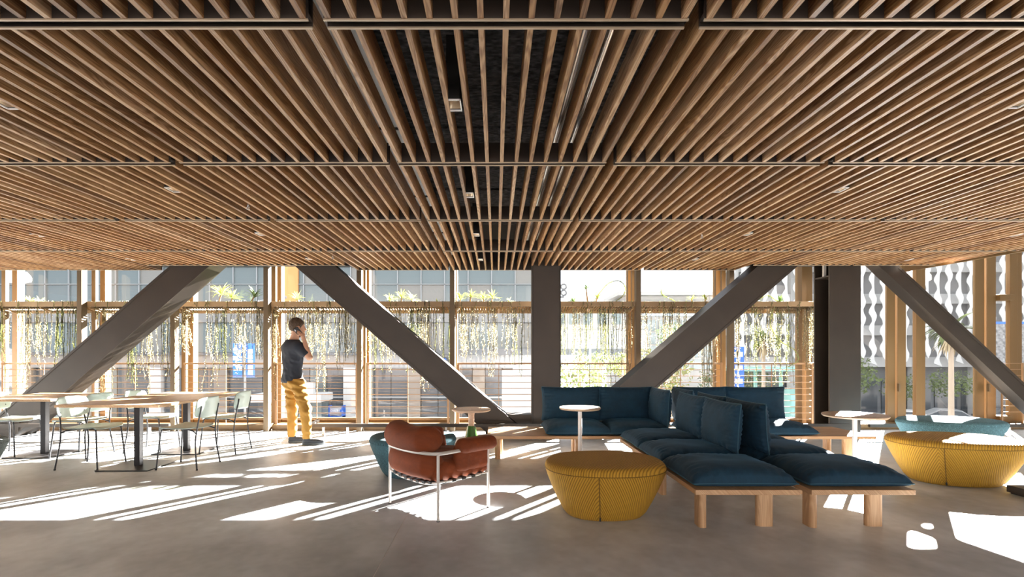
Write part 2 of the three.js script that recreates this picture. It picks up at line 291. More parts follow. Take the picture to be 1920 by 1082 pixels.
// ---------------------------------------------------------------- steel columns and braces
function plate(points, z0, z1) { const s = new THREE.Shape(points.map(([x, y]) => new THREE.Vector2(x, y))); const g = new THREE.ExtrudeGeometry(s, { depth: z1 - z0, bevelEnabled: false }); g.translate(0, 0, z0); return g; }
{ const t = thing('steel_column', 'dark brown steel column behind the left back sofa', 'column', [0.77, 0, -8.0]);
  part('shaft', bb(-0.208, 0.208, 0.02, 3.1, -0.2, 0.2, 0.008), M.steel, t); part('base_plate', bb(-0.27, 0.27, 0, 0.02, -0.23, 0.23), M.steel, t);
  part('edge_flange', merge([bb(-0.222, -0.208, 0.02, 3.0, 0.17, 0.2), bb(0.208, 0.222, 0.02, 3.0, 0.17, 0.2)]), M.steel, t); }
{ const t = thing('steel_column', 'dark brown H section steel column behind the right round side table', 'column', [5.34, 0, -8.0]);
  part('flange', bb(-0.238, 0.238, 0.02, 3.1, 0.165, 0.2, 0.004), M.steel, t); part('flange', bb(-0.238, 0.238, 0.02, 3.1, -0.2, -0.165, 0.004), M.steel, t); part('web', bb(0.15, 0.19, 0.02, 3.1, -0.165, 0.165), M.steel, t);
  part('stiffener', bb(-0.238, 0.15, 2.46, 2.48, -0.165, 0.165), M.steel, t); part('stiffener', bb(-0.238, -0.20, 2.48, 3.1, 0.02, 0.06), M.creamMetal, t); part('base_plate', bb(-0.28, 0.28, 0, 0.02, -0.23, 0.23), M.steel, t); }
// a brace is a welded box: it leans by 41 degrees, runs from the floor up through the ceiling
function brace(label, xf, dir, w, z, dep, yTop, mat, deg = 41) {   // xf: x of the centre line at the floor, dir +1 rises to the right
  const an = (deg * Math.PI) / 180, c = Math.cos(an) * dir, s = Math.sin(an), hw = w / 2 / s, top = (y) => xf + (y * c) / s, t = thing('diagonal_brace', label, 'brace', [0, 0, z], 0, 'diagonal steel braces');
  const g = plate([[top(0.0) - hw, 0.0], [top(0.0) + hw, 0.0], [top(yTop) + hw, yTop], [top(yTop) - hw, yTop]], -dep / 2 + 0.006, dep / 2 - 0.006);
  part('web_box', g, mat, t);
  for (const sd of [-1, 1]) {                           // projecting flange strips along both edges
    const o = sd * (hw - 0.018 / s), u = 0.018 / s; const gg = plate([[top(0.0) + o - u, 0.0], [top(0.0) + o + u, 0.0], [top(yTop - 0.14) + o + u, yTop - 0.14], [top(yTop - 0.14) + o - u, yTop - 0.14]], -dep / 2, dep / 2); part('flange', gg, mat, t);
  }
  const px = top(0.16), gp = plate([[px - hw * 0.7, 0.05], [px + hw * 0.7, 0.05], [px + hw * 0.62 + 0.05 * dir, 0.25], [px - hw * 0.62 + 0.05 * dir, 0.25]], dep / 2 - 0.004, dep / 2 + 0.012); part('foot_plate', gp, mat, t);
  for (const [bx, by] of [[-0.1, 0.1], [0.1, 0.1], [-0.05, 0.2], [0.14, 0.2]]) { const b = new THREE.CylinderGeometry(0.014, 0.014, 0.014, 6); b.rotateX(Math.PI / 2); b.translate(px + bx, by, dep / 2 + 0.018); part('bolt', b, mat, t); }
  return t;
}
brace('massive brown steel brace rising right behind the dining tables', -7.70, 1, 0.40, -8.0, 0.40, 2.72, M.steel);
brace('massive brown steel brace falling right from beside the standing man', 0.24, -1, 0.40, -8.0, 0.40, 2.72, M.steel);
brace('massive brown steel brace rising right behind the blue sofas', 1.30, 1, 0.40, -8.0, 0.40, 2.72, M.steel);
brace('slimmer brown steel brace falling right in front of the right hand glazing', 8.81, -1, 0.21, -7.92, 0.24, 2.72, M.steel, 43.1);
tagMesh('steel_sill_beam', plate([[0.537, 0.02], [0.545, 0.02], [0.545, 0.34], [0.17, 0.34]], -8.13, -7.85), M.steel, 'short horizontal steel box between brace foot and left column', 'beam');

// low guard rails along the floor
function lowRail(label, pts, posts) { const t = thing('low_guard_rail', label, 'rail', [0, 0, 0], 0, 'low guard rails'); for (let i = 0; i < pts.length - 1; i++) { const [a, b] = [pts[i], pts[i + 1]]; part('rail', flatBar(V(a[0], 0.20, -a[1]), V(b[0], 0.20, -b[1]), 0.05, 0.045), M.steel, t); } for (const [x, d] of posts) part('post', bb(x - 0.014, x + 0.014, 0, 0.18, -d - 0.014, -d + 0.014), M.creamMetal, t); }
lowRail('low dark guard rail running from the man to the back left bench', [[-2.86, 8.2], [-2.78, 7.66], [-0.02, 7.66]], [[-2.70, 7.98], [-2.23, 7.66], [-0.75, 7.66]]);
lowRail('low dark guard rail on the floor behind the blue sofas', [[0.0, 7.66], [5.3, 7.66]], [[0.9, 7.66], [2.6, 7.66], [4.4, 7.66]]);
lowRail('low dark guard rail on the floor before the right hand glazing', [[5.6, 7.66], [9.6, 7.66]], [[6.2, 7.66], [7.7, 7.66], [9.3, 7.66]]);
lowRail('low dark guard rail behind the dining tables', [[-8.6, 7.66], [-4.9, 7.66]], [[-8.1, 7.66], [-5.2, 7.66]]);
// ---------------------------------------------------------------- glazed facade: posts, glass, railings, planter shelves
const GRID = []; for (let i = -7; i <= 3; i++) GRID.push(0.81 + i * 1.528);
const paneGeo = (x0, x1, y0, y1, z) => { const g = new THREE.PlaneGeometry(x1 - x0, y1 - y0); g.translate((x0 + x1) / 2, (y0 + y1) / 2, z); return g; };
let winNo = 1;
for (let i = 0; i < GRID.length - 1; i++) {
  const xa = GRID[i], xb = GRID[i + 1], w = structure('window_' + winNo++);
  const isCol = Math.abs(xa - 0.81) < 0.1;
  if (!isCol) part('post', bb(xa - 0.039, xa + 0.039, 0, 3.1, -8.48, -8.36, 0.004), M.bronze, w);
  part('inner_mullion', bb(xa - 0.035, xa + 0.035, 0.1, 3.1, -8.72, -8.66), M.gold, w);
  part('outer_mullion', bb(xa - 0.045, xa + 0.045, 0.0, 3.1, -9.0, -8.86), M.gold, w);
  part('sill', bb(xa + 0.045, xb - 0.045, 0.0, 0.09, -8.98, -8.5, 0.004), M.gold, w);
  part('bottom_rail', bb(xa + 0.045, xb - 0.045, 0.09, 0.16, -8.97, -8.88, 0.004), M.gold, w);
  part('transom', bb(xa + 0.045, xb - 0.045, 2.03, 2.09, -8.97, -8.87), M.gold, w);
  part('head', bb(xa + 0.045, xb - 0.045, 3.02, 3.12, -8.97, -8.87), M.gold, w);
  part('pane', paneGeo(xa + 0.045, xb - 0.045, 0.16, 2.03, -8.92), M.glass, w); part('pane', paneGeo(xa + 0.045, xb - 0.045, 2.09, 3.02, -8.92), M.glass, w);
  if (i === GRID.length - 2) { part('outer_mullion', bb(xb - 0.12, xb + 0.1, 0, 3.1, -9.0, -8.86), M.gold, w); part('inner_mullion', bb(xb - 0.20, xb - 0.13, 0.1, 3.1, -8.74, -8.66), M.gold, w); }
}
{ // side returns left and right of the grid
  const w = structure('window_' + winNo++); part('pane', paneGeo(-11, GRID[0], 0.1, 3.1, -8.92), M.glass, w); part('outer_mullion', bb(-11, -10.85, 0, 3.12, -9.0, -8.86), M.gold, w); }
const bayName = ['at the far left edge', 'behind the left dining table', 'behind the brace near the dining tables', 'left of the standing man', 'behind the standing man', 'between the two middle posts', 'left of the dark column', 'right of the dark column', 'behind the rising brace by the sofas', 'left of the H section column'];
const vineMat = phys({ color: C(0.80, 0.70, 0.42), roughness: 0.95, transmission: 0.5, thickness: 0 });
const vineGreen = phys({ color: C(0.36, 0.38, 0.12), roughness: 0.95, transmission: 0.5, thickness: 0 });
const soilMat = std({ color: C(0.16, 0.13, 0.08), roughness: 1, map: feltMap });
const grassMat = phys({ color: C(0.55, 0.58, 0.30), roughness: 0.9, transmission: 0.35, thickness: 0 });
function strand(out, x, y, z, len, sway, leafy) {
  const n = Math.max(5, Math.round(len / 0.09)), ph = rr(0, 6.28), ph2 = rr(0, 6.28), P = [];
  for (let i = 0; i <= n; i++) { const t = i / n; P.push(V(x + sway * t * t + 0.014 * Math.sin(ph + t * 5) * t + 0.004 * Math.sin(ph2 + t * 23), y - len * t, z + 0.02 * Math.sin(ph2 + t * 4) * t)); }
  const r = 0.0034, pos = [], nor = [], idx = [];
  for (let i = 0; i <= n; i++) for (let k = 0; k < 3; k++) { const a = (k * Math.PI * 2) / 3; pos.push(P[i].x + r * Math.cos(a), P[i].y, P[i].z + r * Math.sin(a)); nor.push(Math.cos(a), 0, Math.sin(a)); }
  for (let i = 0; i < n; i++) for (let k = 0; k < 3; k++) { const a = i * 3 + k, b = i * 3 + ((k + 1) % 3); idx.push(a, a + 3, b, b, a + 3, b + 3); }
  const m = Math.round(len / 0.021 * leafy);
  for (let i = 0; i < m; i++) {
    const t = (i + rnd()) / m, f = t * n, q = Math.min(n - 1, Math.floor(f)), c = P[q].clone().lerp(P[q + 1], f - q), a = rr(0, 6.283), s = rr(0.008, 0.016), dx = Math.cos(a) * s, dz = Math.sin(a) * s, b = pos.length / 3;
    pos.push(c.x, c.y, c.z, c.x + dx - dz * 0.35, c.y - s * 0.2, c.z + dz + dx * 0.35, c.x + dx * 1.6, c.y - s * rr(0.6, 1.4), c.z + dz * 1.6, c.x + dx + dz * 0.35, c.y - s * 0.9, c.z + dz - dx * 0.35);
    for (let k = 0; k < 4; k++) nor.push(-dz / s * 0.6, 0.6, dx / s * 0.6); idx.push(b, b + 1, b + 2, b, b + 2, b + 3);
  }
  const g = new THREE.BufferGeometry(); g.setAttribute('position', new THREE.Float32BufferAttribute(pos, 3)); g.setAttribute('normal', new THREE.Float32BufferAttribute(nor, 3)); g.setIndex(idx); out.push(g);
}
for (let i = 1; i < GRID.length - 1; i++) {
  const xa = GRID[i] + 0.04, xb = GRID[i + 1] - 0.04, where = bayName[i], L = xb - xa;
  // railing of thin horizontal bars
  const t = thing('guard_railing', 'bronze guard railing of thin horizontal bars ' + where, 'railing', [0, 0, 0], 0, 'guard railings along the glazing'), rz = -8.56;
  part('top_rail', bb(xa + 0.03, xb - 0.03, 1.095, 1.125, rz - 0.022, rz + 0.022, 0.003), M.railBar, t);
  for (const x of [xa + 0.045, xb - 0.045]) part('end_post', bb(x - 0.018, x + 0.018, 0.0901, 1.095, rz - 0.006, rz + 0.006), M.railBar, t);
  for (let k = 1; k <= 9; k++) part('bar', bar(V(xa + 0.045, 1.11 - k * 0.1035, rz), V(xb - 0.045, 1.11 - k * 0.1035, rz), 0.0065, 6), M.railBar, t);
  part('middle_baluster', bb((xa + xb) / 2 - 0.005, (xa + xb) / 2 + 0.005, 0.0901, 1.095, rz - 0.02, rz - 0.008), M.railBar, t);
  // planter shelf
  const p = thing('planter_shelf', 'bronze planter shelf with open grating underside ' + where, 'planter', [0, 0, 0], 0, 'planter shelves along the glazing');
  part('front_lip', bb(xa, xb, 2.062, 2.145, -8.50, -8.47, 0.003), M.lip, p);
  part('trough', merge([bb(xa, xb, 2.075, 2.085, -8.72, -8.50), bb(xa, xb, 2.085, 2.125, -8.72, -8.71)]), M.bronze, p);
  part('soil', bb(xa + 0.01, xb - 0.01, 2.085, 2.125, -8.71, -8.50), soilMat, p);
  part('back_bar', bb(xa, xb, 1.975, 2.03, -8.86, -8.83), M.lip, p);
  for (const f of [0.012, 0.5, 0.988]) { const x = xa + L * f; part('bracket', flatBar(V(x, 2.05, -8.505), V(x, 2.0, -8.83), 0.028, 0.05), M.lip, p); }
  const bars = []; for (let x = xa + 0.05; x < xb - 0.03; x += 0.045) bars.push(flatBar(V(x, 2.062, -8.5), V(x, 2.02, -8.83), 0.006, 0.02)); part('grating', merge(bars), M.bronze, p).userData.kind = 'stuff';
  // hanging strands: in clumps, cream with some green ones
  const cream = [], green = [], nc = 5 + Math.floor(rnd() * 4);
  for (let c = 0; c < nc; c++) {
    const cx = xa + L * clamp((c + rr(0.1, 0.9)) / nc, 0.02, 0.98), big = rr(0.4, 1.2), isG = rnd() < 0.25, k = 7 + Math.floor(rnd() * 10);
    for (let s = 0; s < k; s++) { const x = clamp(cx + rr(-0.09, 0.09), xa + 0.02, xb - 0.02), len = clamp(0.32 + big * rr(0.35, 1.1), 0.25, 1.55); strand(isG ? green : cream, x, rr(2.02, 2.06), rr(-8.56, -8.50), len, rr(-0.06, 0.06) * len, rr(0.5, 1.1)); }
  }
  for (let s = 0; s < 26; s++) strand(rnd() < 0.75 ? cream : green, rr(xa + 0.02, xb - 0.02), 2.04, rr(-8.80, -8.52), rr(0.2, 0.95), rr(-0.03, 0.03), 0.9);
  for (let s = 0; s < 10; s++) strand(green, rr(xa + 0.02, xb - 0.02), 2.15, rr(-8.465, -8.44), rr(0.06, 0.3), rr(-0.02, 0.02), 1.3);
  const vm = shade(new THREE.Mesh(merge(cream), vineMat)), vg = shade(new THREE.Mesh(merge(green), vineGreen)), gr = new THREE.Group(); gr.name = numbered('hanging_vines');
  gr.userData = { label: 'pale trailing vines hanging from the planter shelf ' + where, category: 'vines', kind: 'stuff', group: 'trailing vines' }; vm.name = 'pale_strands'; vg.name = 'green_strands'; gr.add(vm, vg); scene.add(gr);
  // low ground cover along the trough
  const cover = []; for (let s = 0; s < 130; s++) { const x = rr(xa + 0.02, xb - 0.02), z = rr(-8.70, -8.51), h = rr(0.015, 0.06); const g = new THREE.ConeGeometry(rr(0.004, 0.009), h, 3); g.translate(0, h / 2, 0); g.rotateZ(rr(-0.7, 0.7)); g.rotateX(rr(-0.5, 0.5)); g.translate(x, 2.12, z); cover.push(g); }
  const cm = shade(new THREE.Mesh(merge(cover), grassMat)); cm.name = numbered('ground_cover'); cm.userData = { label: 'low pale ground cover in the planter shelf ' + where, category: 'plants', kind: 'stuff' }; scene.add(cm);
}
// upright plants standing in the troughs
const bladeMat = [phys({ color: C(0.36, 0.42, 0.10), roughness: 0.7, transmission: 0.4, thickness: 0 }), phys({ color: C(0.13, 0.21, 0.06), roughness: 0.7, transmission: 0.2, thickness: 0 }), phys({ color: C(0.42, 0.46, 0.20), roughness: 0.8, transmission: 0.4, thickness: 0 })];
const stemMat = std({ color: C(0.34, 0.22, 0.11), roughness: 0.9 });
function blade(len, w, lift, curl) {                     // a pointed leaf, bent in six steps, with a shallow fold
  const pos = [], idx = []; let x = 0, y = 0, a = lift; const n = 6;
  for (let i = 0; i <= n; i++) { const t = i / n, hw = w * (0.55 + 0.9 * t) * (1 - t * t) + 0.0005; pos.push(x, y + hw * 0.3, -hw, x, y, 0, x, y + hw * 0.3, hw); x += (Math.cos(a) * len) / n; y += (Math.sin(a) * len) / n; a -= curl / n; }
  for (let i = 0; i < n; i++) for (let k = 0; k < 2; k++) { const q = i * 3 + k; idx.push(q, q + 3, q + 1, q + 1, q + 3, q + 4); }
  const g = new THREE.BufferGeometry(); g.setAttribute('position', new THREE.Float32BufferAttribute(pos, 3)); g.setIndex(idx); g.computeVertexNormals(); return g;
}
function rosette(name, label, x, h, stem, nb, len, tone, lean = 0) {
  const t = thing(name, label, 'plant', [x, 2.12, -8.6], 0, 'plants in the planter shelves'); const top = V(lean, stem, 0);
  part('stem', bar(V(0, -0.03, 0), top, 0.016, 7, 0.009), stemMat, t); const l = [];
  for (let i = 0; i < nb; i++) { const g = blade(len * rr(0.85, 1.25), 0.014, rr(0.15, 1.35), rr(0.2, 1.3)); g.rotateY(rr(0, 6.283)); g.translate(top.x, top.y - rr(0, 0.03), 0); l.push(g); }
  part('leaves', merge(l), bladeMat[tone], t);
}
for (const [x, stem, nb, len, tone, lean, l] of [
  [-7.85, 0.03, 26, 0.14, 2, 0, 'pale tufted succulent in the planter shelf at the far left edge'], [-7.7, 0.02, 22, 0.12, 2, 0.01, 'smaller pale tufted succulent beside the far left tuft'],
  [-4.68, 0.16, 34, 0.22, 0, 0.05, 'tall yellow green spiky plant beside the top of the left brace'], [-4.48, 0.10, 26, 0.17, 0, 0.04, 'yellow green spiky plant right of the tallest one by the brace'], [-4.16, 0.13, 26, 0.19, 1, 0.09, 'dark green spiky plant leaning right in the planter left of the man'],
  [-3.30, 0.08, 22, 0.16, 0, -0.06, 'yellow green spiky plant above the standing man'], [-2.62, 0.15, 14, 0.14, 1, -0.03, 'dark thin leaved plant behind the falling brace top'],
  [-1.76, 0.06, 30, 0.15, 2, -0.03, 'leftmost pale bushy plant in the planter behind the falling brace'], [-1.60, 0.11, 30, 0.15, 0, 0.01, 'tallest yellow green bushy plant behind the falling brace'], [-1.44, 0.07, 28, 0.15, 2, 0.03, 'rightmost pale bushy plant in the planter behind the falling brace'], [-0.98, 0.01, 18, 0.08, 2, 0, 'low pale succulent left of the middle post'],
  [-0.60, 0.08, 24, 0.14, 0, 0, 'yellow green bushy plant just right of the middle post'], [-0.44, 0.13, 30, 0.15, 0, 0.02, 'tall yellow green bushy plant left of the dark column'], [-0.19, 0.10, 24, 0.14, 0, -0.02, 'slim yellow green plant, third from the middle post'], [-0.08, 0.10, 30, 0.15, 0, 0.02, 'wide yellow green plant nearest the dark column'], [0.22, 0.03, 18, 0.10, 2, 0, 'small pale plant beside the dark column'],
  [1.30, 0.03, 18, 0.10, 1, 0, 'small dark plant right of the dark column'], [1.55, 0.26, 16, 0.10, 1, -0.03, 'thin upright plant right of the dark column'], [1.66, 0.10, 18, 0.14, 0, 0.05, 'green plant at the foot of the looping stem'],
  [3.30, 0.08, 14, 0.09, 0, 0, 'small upright yellow green succulent right of the arching stem'], [3.52, 0.09, 16, 0.08, 0, 0.01, 'small upright yellow green succulent nearest the brace'], [4.3, 0.05, 20, 0.14, 1, 0.05, 'green spreading plant below the top of the rising brace'], [4.72, 0.03, 20, 0.13, 1, 0.06, 'green spreading plant left of the H section column']]) rosette('spiky_plant', l, x, 0, stem, nb, len, tone, lean);
function fringed(name, label, x, pts, mat) { const t = thing(name, label, 'plant', [x, 2.12, -8.6], 0, 'plants in the planter shelves'), P = pts.map((p) => V(...p)); part('stem', tube(P, 0.007, 40, 6), mat, t);
  const c = new THREE.CatmullRomCurve3(P), l = []; for (let i = 0; i < 90; i++) { const q = c.getPoint(rr(0.15, 1)), g = blade(rr(0.03, 0.07), 0.003, rr(-0.8, 0.8), 0.6); g.rotateY(rr(0, 6.28)); g.translate(q.x, q.y, q.z); l.push(g); } part('leaves', merge(l), bladeMat[1], t); }
fringed('trailing_cactus', 'looping green cactus stem arching above the planter right of the column', 1.62, [[0, -0.02, 0], [0.10, 0.14, 0], [0.26, 0.33, 0.02], [0.44, 0.38, 0.03], [0.55, 0.28, 0.03], [0.52, 0.14, 0.02], [0.40, 0.04, 0.02]], vineGreen);
fringed('trailing_cactus', 'green cactus stem reaching left over the planter behind the sofas', 3.16, [[0, -0.02, 0], [-0.12, 0.03, 0], [-0.28, 0.11, 0], [-0.36, 0.16, 0], [-0.38, 0.24, 0]], vineGreen);
fringed('trailing_cactus', 'long green cactus stem arching left of the H section column', 4.85, [[0, -0.02, 0], [-0.14, 0.06, 0], [-0.28, 0.14, 0], [-0.46, 0.06, 0.02], [-0.70, 0.02, 0.03]], vineGreen);
fringed('trailing_cactus', 'tangled green cactus stem hanging beside the H section column', 4.66, [[0, 0, 0.1], [-0.1, -0.35, 0.12], [0.05, -0.62, 0.12], [0.3, -0.78, 0.12], [0.36, -0.95, 0.12], [0.2, -1.06, 0.12]], vineGreen);

// right hand glazing: taller, gold framed, with narrow opening lights
{ const w = structure('window_' + winNo++), z = -8.92, f = (x0, x1, dz0 = 0.02, dz1 = 0.03) => part('frame', bb(x0, x1, 0.02, 3.86, z - dz1, z + Math.min(dz0, 0.05), 0.004), M.gold, w);
  part('sill', bb(5.394, 10, 0, 0.09, -9.0, -8.6, 0.004), M.gold, w); part('head', bb(5.394, 10, 3.82, 3.9, -9.0, -8.84), M.gold, w); part('head', bb(5.394, 6.3, 3.04, 3.12, -8.98, -8.86), M.gold, w);
  f(6.823, 6.962); f(6.985, 7.129, 0.12); f(7.305, 7.397, 0.12); f(7.402, 7.490); f(8.360, 8.517); f(8.541, 8.693, 0.12); f(8.934, 9.064, 0.12); f(9.073, 9.175);
  f(10.045, 10.202); f(10.230, 10.369, 0.12);
  for (const [a, b] of [[7.129, 7.305], [8.693, 8.934]]) { part('light_rail', bb(a, b, 2.20, 2.30, z - 0.06, z + 0.12, 0.004), M.gold, w); part('light_rail', bb(a, b, 0.09, 0.2, z - 0.06, z + 0.12, 0.004), M.gold, w); part('pane', paneGeo(a, b, 0.2, 2.2, z), M.glass, w); part('pane', paneGeo(a, b, 2.3, 3.82, z), M.glass, w); }
  for (const [a, b] of [[5.42, 6.823], [7.490, 8.360], [9.175, 10.045], [10.369, 9.98]]) part('pane', paneGeo(a, b, 0.09, 3.82, z), M.glass, w);
  for (const x of [6.971, 8.527]) part('hinge', bb(x - 0.012, x + 0.012, 0.62, 0.76, z + 0.06, z + 0.11, 0.003), M.bronze, w);
  const t = thing('guard_railing', 'short bronze railing across the narrow right hand opening light', 'railing', [0, 0, 0], 0, 'guard railings along the glazing'); for (let k = 0; k < 9; k++) part('bar', bar(V(8.666, 1.11 - k * 0.1035, -8.72), V(8.980, 1.11 - k * 0.1035, -8.72), 0.0065, 6), M.railBar, t); for (const x of [8.647, 8.999]) part('end_post', bb(x - 0.012, x + 0.012, 0.09, 1.12, -8.73, -8.71), M.railBar, t);
}
// ---------------------------------------------------------------- dining tables and chairs
function diningTable(label, cx, cd, w, l, bases) {
  const t = thing('dining_table', label, 'table', [cx, 0, -cd], 0, 'oak dining tables');
  part('table_top', box(w, 0.028, l, 0, 0.726, 0, 0.003, 2), M.oak, t);
  for (const z of bases) {
    part('post', bb(-0.032, 0.032, 0.012, 0.70, z - 0.032, z + 0.032, 0.003), M.black, t);
    part('base_plate', bb(-0.285, 0.285, 0.0, 0.012, z - 0.275, z + 0.275, 0.003), M.black, t);
    part('spider', bb(-0.25, 0.25, 0.70, 0.712, z - 0.04, z + 0.04), M.black, t);
  }
  return t;
}
diningTable('long oak dining table on two black posts, nearer of the two', -4.055, 6.24, 1.09, 1.86, [0.45, -0.45]);
diningTable('square oak dining table at the left edge, on one black post', -5.72, 6.47, 1.0, 0.98, [0]);

// stacking chair: local +z is the way the sitter faces
function makeChair() {
  const t = new THREE.Group(); t.name = 'dining_chair'; t.userData = { category: 'chair', base: 'dining_chair' };
  const surf = (fn, nu, nv, th) => {                    // a thin moulded shell from a height function
    const pos = [], idx = [], put = (s) => { for (let j = 0; j <= nv; j++) for (let i = 0; i <= nu; i++) pos.push(...fn((i / nu) * 2 - 1, (j / nv) * 2 - 1, s)); }; put(th / 2); put(-th / 2);
    const W = nu + 1, H = (nu + 1) * (nv + 1), q = (a, b, c, d) => idx.push(a, b, c, a, c, d);
    for (let j = 0; j < nv; j++) for (let i = 0; i < nu; i++) { const a = j * W + i; q(a, a + W, a + W + 1, a + 1); q(H + a, H + a + 1, H + a + W + 1, H + a + W); }
    for (let i = 0; i < nu; i++) { q(i, i + 1, H + i + 1, H + i); const b = nv * W + i; q(b, H + b, H + b + 1, b + 1); }
    for (let j = 0; j < nv; j++) { const a = j * W; q(a, H + a, H + a + W, a + W); const b = j * W + nu; q(b, b + W, H + b + W, H + b); }
    const g = new THREE.BufferGeometry(); g.setAttribute('position', new THREE.Float32BufferAttribute(pos, 3)); g.setIndex(idx); g.computeVertexNormals(); return g;
  };
  const round = (u, v, n) => { const l = Math.pow(Math.pow(Math.abs(u), n) + Math.pow(Math.abs(v), n), 1 / n), m = Math.max(Math.abs(u), Math.abs(v)); return l > 1e-6 ? m / l : 1; };
  const seat = surf((u, v, s) => { const k = round(u, v, 5); const x = u * k * (0.225 + 0.012 * v), z = v * k * 0.215 + 0.01; return [x, 0.455 + 0.012 * u * u - 0.012 * (1 - v * v) + 0.006 * v - (v > 0.75 ? 0.05 * (v - 0.75) ** 2 * 8 : 0) + s, z]; }, 18, 18, 0.012);
  const back = surf((u, v, s) => { const k = round(u, v, 4); const x = u * k * 0.22, y = v * k * 0.115; return [x, 0.675 + y, -0.245 + 0.045 * u * u - 0.16 * (y + 0.115) + s]; }, 18, 12, 0.011);
  part('seat', seat, M.sageSeat, t); const rest = part('backrest', back, M.sage, t);
  const r = 0.0085;
  for (const s of [-1, 1]) {
    const front = part('leg', tube([V(s * 0.215, 0.0, 0.225), V(s * 0.20, 0.22, 0.205), V(s * 0.185, 0.425, 0.185), V(s * 0.17, 0.444, 0.15), V(s * 0.16, 0.444, 0.05)], r, 24, 8), M.black, t, 'thin black front leg');
    const rear = part('leg', tube([V(s * 0.225, 0.0, -0.235), V(s * 0.195, 0.30, -0.20), V(s * 0.172, 0.50, -0.215), V(s * 0.165, 0.62, -0.238), V(s * 0.165, 0.70, -0.252)], r, 24, 8), M.black, t, 'thin black rear leg');
    part('side_rail', tube([V(s * 0.16, 0.443, 0.06), V(s * 0.15, 0.440, -0.06), V(s * 0.17, 0.425, -0.15), V(s * 0.19, 0.40, -0.20)], r * 0.9, 16, 6), M.black, t);
    part('foot', bar(V(s * 0.215, 0, 0.225), V(s * 0.214, 0.012, 0.224), 0.0105, 8), M.blackMatte, front); part('foot', bar(V(s * 0.225, 0, -0.235), V(s * 0.222, 0.012, -0.234), 0.0105, 8), M.blackMatte, rear);
    for (const y of [0.62, 0.69]) { const c = new THREE.SphereGeometry(0.006, 8, 5); c.translate(s * 0.163, y, -0.243 - 0.16 * (y - 0.62) + 0.02); part('rivet', c, M.blackMatte, rest); }
  }
  part('cross_rail', bar(V(-0.16, 0.440, -0.05), V(0.16, 0.440, -0.05), r * 0.9, 8), M.black, t);
  return t;
}
{ const c = makeChair(), G = 'sage green dining chairs', E = Math.PI / 2;
  const list = [[-4.58, 5.79, E, 'pale green dining chair at the left of the long table, nearest the camera'], [-4.52, 6.73, E, 'pale green dining chair at the left of the long table, its back in sunlight'],
    [-3.49, 5.79, -E, 'pale green dining chair at the right of the long table, nearest the camera'], [-3.54, 6.68, -E, 'pale green dining chair at the right of the long table, nearest the standing man'],
    [-5.19, 6.40, -E, 'pale green dining chair at the right of the square table'], [-6.12, 6.45, E, 'pale green dining chair at the left edge of the photo, left of the square table']];
  list.forEach(([x, d, a, l], i) => { if (i) copyOf(c, l, [x, 0, -d], a + (i % 2 ? 0.03 : -0.02), G); else { c.position.set(x, 0, -d); c.rotation.y = a; c.userData.label = l; c.userData.group = G; c.name = numbered('dining_chair'); scene.add(c); } });
}

